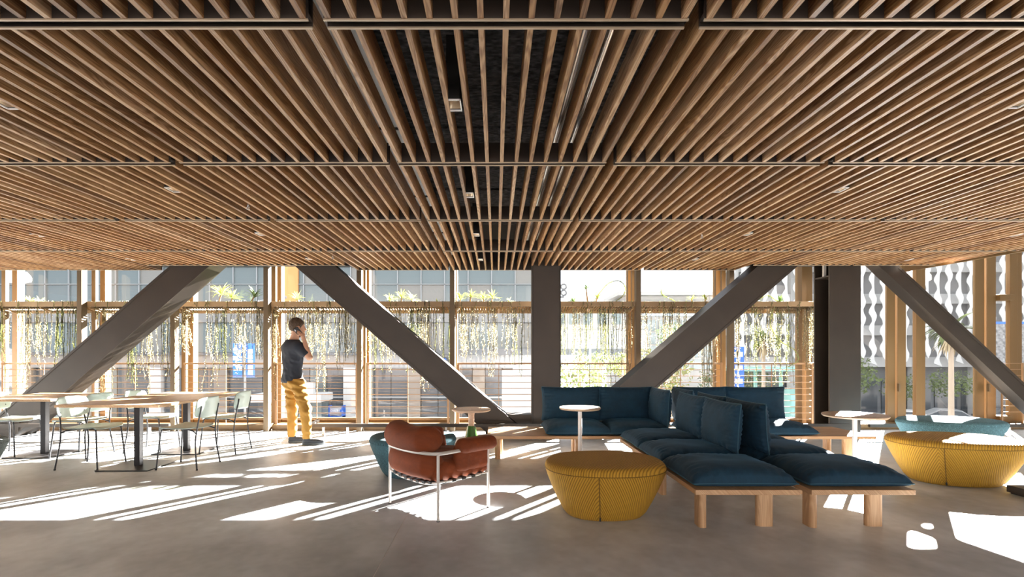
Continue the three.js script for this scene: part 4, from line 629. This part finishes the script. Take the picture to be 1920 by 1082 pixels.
{ // office block across the street
  const z = -32, t = thing('office_building', 'pale office block with ribbon windows and shops across the street', 'building', [0, 0, z]);
  part('wall', bb(-46, 2.7, GY, 15, -12, -0.35), O.spandrel, t);
  const band = (y0, y1, m, n) => part(n, bb(-46, 2.7, y0, y1, -0.35, 0.05), m, t); band(3.25, 4.1, O.spandrel, 'spandrel'); band(6.75, 7.6, O.spandrel, 'spandrel'); band(10.3, 15, O.spandrel, 'spandrel'); band(0.42, 1.20, std({ color: C(0.36, 0.33, 0.30), roughness: 0.8 }), 'shop_fascia'); part('dark_line', bb(-46, 2.7, 1.2, 1.36, -0.35, 0.2), O.dark, t);
  for (const [y0, y1] of [[1.36, 3.25], [4.1, 5.63], [5.68, 6.75], [7.6, 9.1], [9.15, 10.3]]) for (let i = 0; i < 33; i++) { const x0 = -46 + i * 1.475; part('window_pane', bb(x0 + 0.03, x0 + 1.445, y0 + 0.02, y1 - 0.02, -0.35, -0.1), hash(i, Math.round(y0 * 10), 3) < 0.22 ? O.paneBlind : O.pane, t); }
  for (let i = 0; i <= 33; i++) { const x = -46 + i * 1.475; part('mullion', bb(x - 0.03, x + 0.03, 1.36, 10.3, -0.35, 0.0), O.mull, t); }
  for (const y of [5.63, 9.1]) part('transom', bb(-46, 2.7, y, y + 0.05, -0.35, 0.0), O.mull, t);
  part('orange_panel', bb(-14.0, -12.4, 4.1, 6.75, -0.1, 0.06), O.orange, t);
  for (let i = 0; i < 12; i++) { const x0 = -46 + i * 4.05; part('shop_pier', bb(x0, x0 + 0.75, GY, 0.42, -0.35, 0.1), i % 3 ? O.stone : O.white, t); for (let k = 0; k < 3; k++) part('shop_pane', bb(x0 + 0.8 + k * 1.08, x0 + 1.82 + k * 1.08, GY + 0.4, 0.40, -0.35, -0.2), (i + k) % 4 === 1 ? O.pane : O.paneDark, t); part('shop_rail', bb(x0 + 0.75, x0 + 4.05, -1.5, -1.4, -0.22, -0.05), O.mull, t); part('stall_riser', bb(x0 + 0.75, x0 + 4.05, GY, GY + 0.4, -0.35, 0), O.dark, t); }
  part('dark_fascia', bb(-8.2, 2.7, 1.22, 1.6, 0.0, 0.5), O.dark, t); part('ribbed_fascia', bb(-8.2, 2.7, 0.42, 1.22, 0.0, 0.3), O.conc, t);
  for (let i = 0; i < 36; i++) part('rib', bb(-8.15 + i * 0.3, -8.09 + i * 0.3, 0.44, 1.22, 0.3, 0.35), O.mull, t);
}
{ const cv = document.createElement('canvas'); cv.width = 512; cv.height = 96; const x = cv.getContext('2d'); x.fillStyle = '#4a4b4d'; x.fillRect(0, 0, 512, 96); x.fillStyle = '#ffffff'; x.font = 'bold 84px sans-serif'; x.textBaseline = 'middle'; x.fillText('CHASE', 20, 50); x.fillStyle = '#1764d8'; x.beginPath(); for (let i = 0; i < 8; i++) { const a = ((i + 0.5) / 8) * 6.2832; x.lineTo(430 + 46 * Math.cos(a), 48 + 46 * Math.sin(a)); } x.fill(); x.fillStyle = '#4a4b4d'; x.fillRect(414, 32, 32, 32);
  const m = new THREE.CanvasTexture(cv); m.colorSpace = THREE.SRGBColorSpace; const t = thing('shop_sign', 'dark shop sign with white letters and a blue octagon across the street', 'sign', [-3.95, 0.86, -31.56]); part('board', bb(-1.05, 1.05, -0.22, 0.22, -0.06, 0), O.dark, t); const g = new THREE.PlaneGeometry(2.1, 0.42); g.translate(0, 0, 0.004); part('lettering', g, std({ map: m, roughness: 0.6 }), t);
  const c2 = document.createElement('canvas'); c2.width = 256; c2.height = 96; const y = c2.getContext('2d'); y.fillStyle = '#b9bfc8'; y.fillRect(0, 0, 256, 96); y.fillStyle = '#ffffff'; y.font = 'bold 52px sans-serif'; y.textBaseline = 'middle'; y.fillText('CHASE', 10, 48); y.fillStyle = '#2f6fe0'; y.beginPath(); y.arc(222, 48, 22, 0, 7); y.fill(); const m2 = new THREE.CanvasTexture(c2); m2.colorSpace = THREE.SRGBColorSpace;
  const k = thing('ticket_kiosk', 'blue framed machine kiosk with small sign seen past the man', 'kiosk', [-9.05, GY, -29]); part('frame', merge([bb(-0.42, -0.36, 0, 2.95, -0.3, 0.3), bb(0.36, 0.42, 0, 2.95, -0.3, 0.3), bb(-0.42, 0.42, 2.30, 2.36, -0.3, 0.3)]), O.blue, k); part('cabinet', bb(-0.35, 0.35, 0, 2.3, -0.25, 0.2), O.paneBlind, k); part('header', bb(-0.36, 0.36, 2.4, 2.92, -0.1, 0.1), O.mull, k); const g2 = new THREE.PlaneGeometry(0.7, 0.3); g2.translate(0, 2.66, 0.104); part('lettering', g2, std({ map: m2, roughness: 0.6 }), k); }
{ // lamp post with two blue banners
  const t = thing('lamp_post', 'pale street lamp post between two blue banners seen behind the dining tables', 'lamp post', [-9.84, GY, -20]); part('pole', bar(V(0, 0, 0), V(0, 8, 0), 0.045, 10), O.mull, t); part('arm', bar(V(0, 7.8, 0), V(1.2, 8.1, 0), 0.03, 8), O.mull, t); part('lamp_head', bb(1.0, 1.6, 8.05, 8.16, -0.12, 0.12, 0.03), O.mull, t);
  for (const [x0, txt] of [[-0.47, 0], [0.03, 5]]) { const cv = document.createElement('canvas'); cv.width = 64; cv.height = 256; const x = cv.getContext('2d'); x.fillStyle = '#3f7fe6'; x.fillRect(0, 0, 64, 256); x.fillStyle = '#f4f7ff';
    if (txt) { for (let i = 0; i < txt; i++) x.fillRect(14, 44 + i * 40, 36, 34); } else { for (let i = 0; i < 40; i++) x.fillRect(hash(i, 1, 1) * 44, 20 + hash(i, 2, 1) * 180, 12 + hash(i, 3, 1) * 12, 6 + hash(i, 4, 1) * 16); }
    const m = new THREE.CanvasTexture(cv); m.colorSpace = THREE.SRGBColorSpace; const b = thing('street_banner', txt ? 'blue street banner with white blocks of lettering, right of the pole' : 'blue and white patterned street banner left of the pole', 'banner', [-9.84 + x0, 0.36, -20]); part('cloth', bb(0, 0.36, 0, 1.33, -0.012, 0.0), O.blue, b); const g = new THREE.PlaneGeometry(0.36, 1.33); g.translate(0.18, 0.665, 0.003); part('print', g, std({ map: m, roughness: 0.8 }), b); part('bracket', merge([bar(V(-0.02, 1.34, -0.006), V(0.44, 1.34, -0.006), 0.008, 6), bar(V(-0.02, -0.01, -0.006), V(0.44, -0.01, -0.006), 0.008, 6)]), O.mull, b); } }
{ const t = thing('bus_shelter', 'white flat roofed kiosk shelter across the street behind the man', 'shelter', [-11.0, GY, -27.5]); part('roof', bb(-1.9, 1.9, 3.35, 3.75, -1.0, 1.0, 0.03), O.white, t); part('sign_box', bb(-0.8, 1.2, 3.75, 4.35, -0.2, 0.2), O.white, t); for (const [x0, x1, m] of [[-1.7, -0.7, O.paneDark], [-0.5, 0.4, O.white], [0.5, 1.7, O.pane]]) part('panel', bb(x0, x1, 0, 3.35, -0.8, 0.3), m, t); }
for (const [x, d, l] of [[0.62, 29, 'left grey bollard on the far pavement beside the column'], [1.52, 29, 'right grey bollard on the far pavement beside the column']]) tagMesh('bollard', bar(V(x, GY + 0.12, -d), V(x, GY + 1.9, -d), 0.13, 14), O.mull, l, 'bollard', 'grey bollards');
tagMesh('white_wall_panel', merge([bb(0.35, 2.4, GY + 0.12, 0.3, -30.6, -30.2, 0.02), bb(1.0, 2.1, 0.3, 0.55, -30.5, -30.3)]), O.white, 'tall white hoarding on the far pavement left of the dark column', 'hoarding');
{ const t = thing('blade_sign', 'dark blade sign with a numeral on the block corner above the column', 'sign', [4.25, 5.2, -32]); part('arm', bb(-1.6, -0.3, 0.55, 0.62, -0.03, 0.03), O.dark, t); const a = new THREE.TorusGeometry(0.16, 0.06, 8, 20); const b = a.clone(); a.translate(0, 0.3, 0); b.translate(0, -0.08, 0); part('numeral', merge([a, b]), O.dark, t); part('frame', merge([bb(-0.42, -0.32, -0.3, 0.7, -0.05, 0.05), bb(-0.42, 0.0, -0.4, -0.3, -0.05, 0.05)]), O.dark, t); }
{ // low grey block spanning the side street
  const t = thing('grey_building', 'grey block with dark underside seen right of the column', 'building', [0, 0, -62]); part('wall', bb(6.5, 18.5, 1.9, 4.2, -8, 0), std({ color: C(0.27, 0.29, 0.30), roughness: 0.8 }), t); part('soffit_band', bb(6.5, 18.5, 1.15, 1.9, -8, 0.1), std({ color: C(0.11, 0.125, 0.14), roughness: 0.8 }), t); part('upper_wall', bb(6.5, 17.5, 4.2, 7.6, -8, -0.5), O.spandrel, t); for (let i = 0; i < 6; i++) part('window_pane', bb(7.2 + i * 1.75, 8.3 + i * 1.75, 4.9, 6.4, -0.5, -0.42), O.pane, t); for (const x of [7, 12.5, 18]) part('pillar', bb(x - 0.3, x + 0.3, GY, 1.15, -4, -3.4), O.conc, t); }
{ const t = thing('white_building', 'distant white low building with a row of windows above the planter', 'building', [0, 0, -78]); part('wall', bb(19, 44, GY, 9.4, -10, 0), O.spandrel, t); part('roof', bb(18.5, 44.5, 10.2, 10.7, -10, 0.8), O.spandrel, t); part('top_storey', bb(20, 43, 9.4, 10.2, -9, -0.6), O.spandrel, t); part('blue_band', bb(19, 44, 7.1, 7.9, 0, 0.3), std({ color: C(0.40, 0.52, 0.60), roughness: 0.6 }), t); for (let i = 0; i < 12; i++) part('window_pane', bb(20 + i * 2, 21.4 + i * 2, 8.1, 9.2, 0, 0.1), O.pane, t); for (let r = 0; r < 4; r++) for (let i = 0; i < 14; i++) part('window_pane', bb(19.6 + i * 1.75, 21.1 + i * 1.75, -1.2 + r * 2, 0.5 + r * 2, 0, 0.1), O.pane, t); }
{ // concrete garage with a screen of white leaf shaped strips
  const z = -46, t = thing('parking_garage', 'grey concrete garage behind a screen of white leaf shaped strips', 'building', [0, 0, z]); part('wall', bb(20.8, 62, 0.2, 17, -3, -1.4), O.void, t); for (let k = 0; k < 6; k++) part('floor_slab', bb(20.8, 62, 0.1 + k * 2.9, 1.0 + k * 2.9, -3, -0.8), O.conc, t); for (let i = 0; i < 8; i++) part('pillar', bb(21.4 + i * 5.6, 22.2 + i * 5.6, GY, 17, -1.4, -0.7), O.conc, t);
  part('shop_wall', bb(20.8, 62, GY, 0.1, -3, -2), O.dark, t); for (let i = 0; i < 16; i++) part('shop_pane', bb(21.2 + i * 2.5, 23.3 + i * 2.5, GY + 0.3, -1.2, -2, -1.9), O.paneDark, t);
  const mk = (sd) => { const s = new THREE.Shape(), L = [], R = [], per = 1.5; for (let k = 0; k <= 22; k++) { const y = 0.1 + k * per * 0.5; const big = (k + sd) % 2; L.push([-(big ? 0.38 : 0.08), y + per * 0.18]); R.push([(k + sd * 2) % 3 === 0 ? 0.08 : big ? 0.33 : 0.10, y]); }
    s.moveTo(L[0][0], L[0][1]); const go = (A) => { for (let i = 1; i < A.length; i++) { const [x0, y0] = A[i - 1], [x1, y1] = A[i]; s.bezierCurveTo(x0, y0 + (y1 - y0) * 0.55, x1, y1 - (y1 - y0) * 0.25, x1, y1); } }; go(L); s.lineTo(...R[R.length - 1]); go(R.slice().reverse()); s.closePath(); return new THREE.ExtrudeGeometry(s, { depth: 0.06, bevelEnabled: false, curveSegments: 4 }); };
  const G = [mk(0), mk(1)]; for (let i = 0; i < 40; i++) { const m = part('screen_strip', G[i % 2], O.screen, t); m.position.set(21.3 + i * 0.98, hash(i, 7, 1) * 0.9, -0.1); } }
{ const t = thing('mural_panel', 'grey mottled poster panel with a blue top edge on the garage front', 'poster', [44.6, 0.0, -44.5]); const g = tex(64, 128, (u, v) => { const q = 0.45 + 0.5 * (fbm(u * 4, v * 4, 77, 3) - 0.3); return [q, q, q]; }, true); part('panel', bb(-1.6, 1.6, 0, 3.9, -0.1, 0), std({ map: g, color: C(0.8, 0.8, 0.8), roughness: 0.8 }), t); part('top_edge', bb(-1.6, 1.6, 3.9, 4.1, -0.1, 0.02), O.blue, t); }
// transit shelter
{ const t = thing('transit_shelter', 'teal framed transit shelter with glass roof behind the right sofa', 'shelter', [19.2, GY, -36]); for (const x of [-2.6, -0.9, 0.9, 2.6, 4.6]) part('post', bb(x - 0.09, x + 0.09, 0, 4.7, -0.09, 0.09), O.tealFrame, t); part('roof', bb(-3.2, 5.4, 4.9, 5.0, -1.6, 1.4), O.tealGlass, t); part('roof_edge', merge([bb(-3.2, 5.4, 4.7, 4.9, 1.3, 1.4), bb(-3.2, 5.4, 4.7, 4.9, -0.05, 0.05)]), O.tealFrame, t); for (let i = 0; i < 4; i++) part('wall_pane', bb(-2.4 + i * 1.75, -0.95 + i * 1.75, 0.6, 3.4, -0.02, 0.02), O.tealGlass, t); for (let i = 0; i < 5; i++) part('rafter', flatBar(V(-2.9 + i * 1.9, 4.7, -0.0), V(-2.9 + i * 1.9 + 0.6, 4.86, 1.35), 0.06, 0.08), O.tealFrame, t); part('sign_panel', bb(2.0, 2.9, 3.6, 3.75, 0.1, 0.16), O.orange, t); }
{ const t = thing('street_flag', 'blue and white hanging banner left of the transit shelter', 'banner', [14.2, -1.0, -30.5]); part('cloth', bb(0, 0.62, 0, 2.7, -0.02, 0.02), O.blue, t); for (let i = 0; i < 3; i++) part('white_block', bb(0.08, 0.54, 0.5 + i * 0.8, 0.8 + i * 0.8, 0.02, 0.03), O.white, t); part('pole', bar(V(-0.12, GY + 1, 0), V(-0.12, 3.4, 0), 0.06, 8), O.mull, t); }
// trees and palms
const leafTree = [phys({ color: C(0.13, 0.17, 0.055), roughness: 0.9, transmission: 0.25, thickness: 0 }), phys({ color: C(0.24, 0.26, 0.07), roughness: 0.9, transmission: 0.25, thickness: 0 }), phys({ color: C(0.07, 0.10, 0.045), roughness: 0.9, transmission: 0.2, thickness: 0 })], bark = std({ color: C(0.33, 0.24, 0.17), roughness: 0.95 });
function tree(label, x, d, y, r, tone, n = 700) { const t = thing('street_tree', label, 'tree', [x, GY, -d], 0, 'street trees'); part('trunk', bar(V(0, 0, 0), V(0, y - GY, 0), 0.14, 9, 0.07), bark, t); const pos = [], idx = []; for (let i = 0; i < n; i++) { const a = rr(0, 6.283), u = rr(-1, 1), k = Math.cbrt(rnd()) * (0.75 + 0.5 * vnoise(a * 2, u * 3, x)), q = Math.sqrt(1 - u * u), c = V(r * k * q * Math.cos(a), y - GY + r * 0.8 * k * u, r * k * q * Math.sin(a)), s = r * rr(0.05, 0.11), e1 = V(rr(-1, 1), rr(-1, 1), rr(-1, 1)).normalize().multiplyScalar(s), e2 = V(rr(-1, 1), rr(-1, 1), rr(-1, 1)).normalize().multiplyScalar(s * 0.6), b = pos.length / 3; for (const p of [c.clone().sub(e1), c.clone().sub(e2), c.clone().add(e1), c.clone().add(e2)]) pos.push(p.x, p.y, p.z); idx.push(b, b + 1, b + 2, b, b + 2, b + 3); } const g = new THREE.BufferGeometry(); g.setAttribute('position', new THREE.Float32BufferAttribute(pos, 3)); g.setIndex(idx); g.computeVertexNormals(); part('crown', g, leafTree[tone], t); }
for (const [x, d, y, r, tone, l] of [[6.6, 40, -0.9, 2.1, 0, 'leafy green tree low beside the dark column'], [6.4, 32, -3.4, 1.3, 1, 'bright low bush below the tree beside the column'], [10.5, 52, 0.2, 1.6, 0, 'green tree under the grey block, left'], [13.6, 54, 0.1, 1.7, 1, 'yellow green tree under the grey block, right'], [11.0, 34, 0.3, 1.9, 1, 'yellow green bush below the rising brace'], [16.8, 38, -1.0, 1.7, 2, 'dark tree behind the transit shelter, left'], [20.6, 41, -1.2, 1.9, 2, 'dark tree behind the transit shelter, right'], [30.4, 43.8, -0.6, 2.1, 0, 'green tree right of the H section column'], [34.9, 43.9, -1.6, 1.5, 0, 'dark tree behind the parked cars, left'], [38.6, 43.4, -1.3, 1.6, 0, 'dark tree behind the parked cars, right'], [15.2, 44, 2.8, 1.5, 2, 'dark conifer against the garage screen']]) tree(l, x, d, y, r, tone);
function palm(label, x, d, y, r, n) { const t = thing('palm_tree', label, 'palm', [x, GY, -d], 0, 'palms'); part('trunk', bar(V(0, 0, 0), V(0, y - GY, 0), 0.14, 12, 0.10), std({ color: C(0.42, 0.34, 0.26), roughness: 0.95 }), t); const l = [], k = []; for (let i = 0; i < n; i++) { const g = blade(r * rr(0.8, 1.1), 0.09 * r, rr(-0.2, 1.3), rr(0.9, 1.9)); g.rotateY(rr(0, 6.28)); g.translate(0, y - GY, 0); l.push(g); } for (let i = 0; i < n; i++) { const g = blade(r * rr(0.6, 0.95), 0.05 * r, rr(-1.2, -0.6), rr(0.3, 0.6)); g.rotateY(rr(0, 6.28)); g.translate(0, y - GY - 0.1, 0); k.push(g); } part('fronds', merge(l), leafTree[0], t); part('dry_skirt', merge(k), std({ color: C(0.40, 0.32, 0.20), roughness: 1 }), t); }
palm('palm with a dry skirt in front of the garage screen', 22.3, 25, 2.35, 1.35, 60); palm('slim palm left in the side street', 7.9, 48, 1.0, 0.95, 30); palm('slim palm in the middle of the side street', 9.9, 48, 0.7, 0.95, 30); palm('slim palm right in the side street', 11.9, 48, 0.9, 0.95, 30); palm('palm in front of the transit shelter', 17.3, 33, 2.1, 1.3, 40);
// vehicles
function car(label, x, d, turn, col, van) { const t = thing('car', label, 'car', [x, GY, -d], turn, 'vehicles in the street'), L = 2.2, paint = std({ color: C(...col), roughness: 0.3, metalness: 0.2 }); const prof = van ? [[-L, 0.35], [L, 0.35], [L, 0.95], [L - 0.35, 1.1], [L - 0.9, 1.95], [-L, 1.95]] : [[-L, 0.35], [L, 0.35], [L, 0.72], [L - 0.15, 0.85], [L - 1.1, 0.95], [L - 1.75, 1.42], [-0.9, 1.45], [-L + 0.35, 0.98], [-L, 0.9]]; const g = plate(prof, -0.85, 0.85); part('body', g, paint, t); const win = van ? [[L - 1.55, 1.15], [L - 0.62, 1.15], [L - 1.0, 1.8], [L - 1.55, 1.8]] : [[-L + 0.65, 0.99], [L - 1.25, 0.99], [L - 1.80, 1.36], [-0.88, 1.38]]; for (const z of [-0.87, 0.86]) part('side_window', plate(win, z, z + 0.01), O.paneDark, t); for (const x1 of [-1.35, 1.35]) for (const z of [-0.78, 0.78]) { const w = new THREE.CylinderGeometry(0.33, 0.33, 0.2, 18); w.rotateX(Math.PI / 2); w.translate(x1, 0.33, z); part('wheel', w, M.black, t); } for (const z of [-0.6, 0.6]) part('headlamp', bb(L - 0.02, L + 0.02, 0.66, 0.8, z - 0.15, z + 0.15), O.white, t); }
for (const [x, d, a, c, v, l] of [[36.6, 41, -0.5, [0.30, 0.31, 0.32], 0, 'grey car parked right beyond the palm'], [41.4, 41, -0.4, [0.10, 0.11, 0.12], 0, 'dark car parked beyond the second right frame'], [32.8, 40.2, -0.6, [0.62, 0.62, 0.62], 0, 'silver car parked left beyond the palm'], [27.9, 41.8, -0.5, [0.12, 0.13, 0.15], 0, 'dark car seen right of the H section column'], [10.6, 57, 0.3, [0.75, 0.75, 0.75], 1, 'white van far down the side street'], [15.2, 58, 0.4, [0.6, 0.08, 0.06], 0, 'red car far down the side street'], [-5.6, 28.6, 0, [0.10, 0.11, 0.13], 0, 'dark car before the shop sign'], [-16.5, 28.4, 0, [0.5, 0.5, 0.52], 0, 'pale car behind the left dining chairs']]) car(l, x, d, a, c, v);
{ const t = thing('traffic_light', 'small traffic light down the side street', 'traffic light', [8.2, GY, -50]); part('pole', bar(V(0, 0, 0), V(0, 5.4, 0), 0.09, 8), O.tealFrame, t); part('head', bb(-0.2, 0.2, 5.0, 6.1, -0.15, 0.15, 0.03), O.dark, t); part('red_lamp', bar(V(0, 5.9, 0.15), V(0, 5.9, 0.19), 0.13, 10), O.red, t); }
for (const [x, d, l] of [[8.1, 44, 'green street pole right of the column'], [12.4, 44, 'green street pole before the rising brace']]) tagMesh('street_pole', merge([bar(V(x, GY, -d), V(x, 2.3, -d), 0.09, 8), bb(x - 0.2, x + 0.2, GY, GY + 0.5, -d - 0.2, -d + 0.2)]), O.tealFrame, l, 'pole', 'street poles');
// white dome lamps hung outside the glazing
for (const [x, y, l] of [[8.05, 2.72, 'white dome lamp hanging outside the right hand glazing'], [-9.15, 2.72, 'white dome lamp hanging outside the far left glazing']]) { const t = thing('dome_lamp', l, 'lamp', [x, y, -9.75], 0, 'white dome lamps'); part('shade', lathe([[0, 0.17], [0.05, 0.165], [0.15, 0.12], [0.205, 0.04], [0.21, -0.02], [0.205, -0.05], [0.12, -0.09], [0, -0.10]], 36), O.white, t); part('stem', bar(V(0, 0.16, 0), V(0, 0.5, 0), 0.012, 8), O.mull, t); part('bracket', bb(-0.02, 0.02, 0.48, 0.52, 0, 0.78), O.mull, t); }
{ // pale block across the street behind the camera; the sun shines on its front
  const t = thing('rear_building', 'sunlit brick block across the street behind the camera', 'building', [0, 0, 20]); part('wall', bb(-40, 34, GY, 12, 0.1, 8), std({ color: C(0.09, 0.08, 0.078), roughness: 0.9 }), t); for (let r = 0; r < 4; r++) for (let i = 0; i < 18; i++) part('window_pane', bb(-38 + i * 4, -36.4 + i * 4, -2.6 + r * 3.6, -0.8 + r * 3.6, 0, 0.1), O.paneDark, t); }
renderer.render(scene, camera);
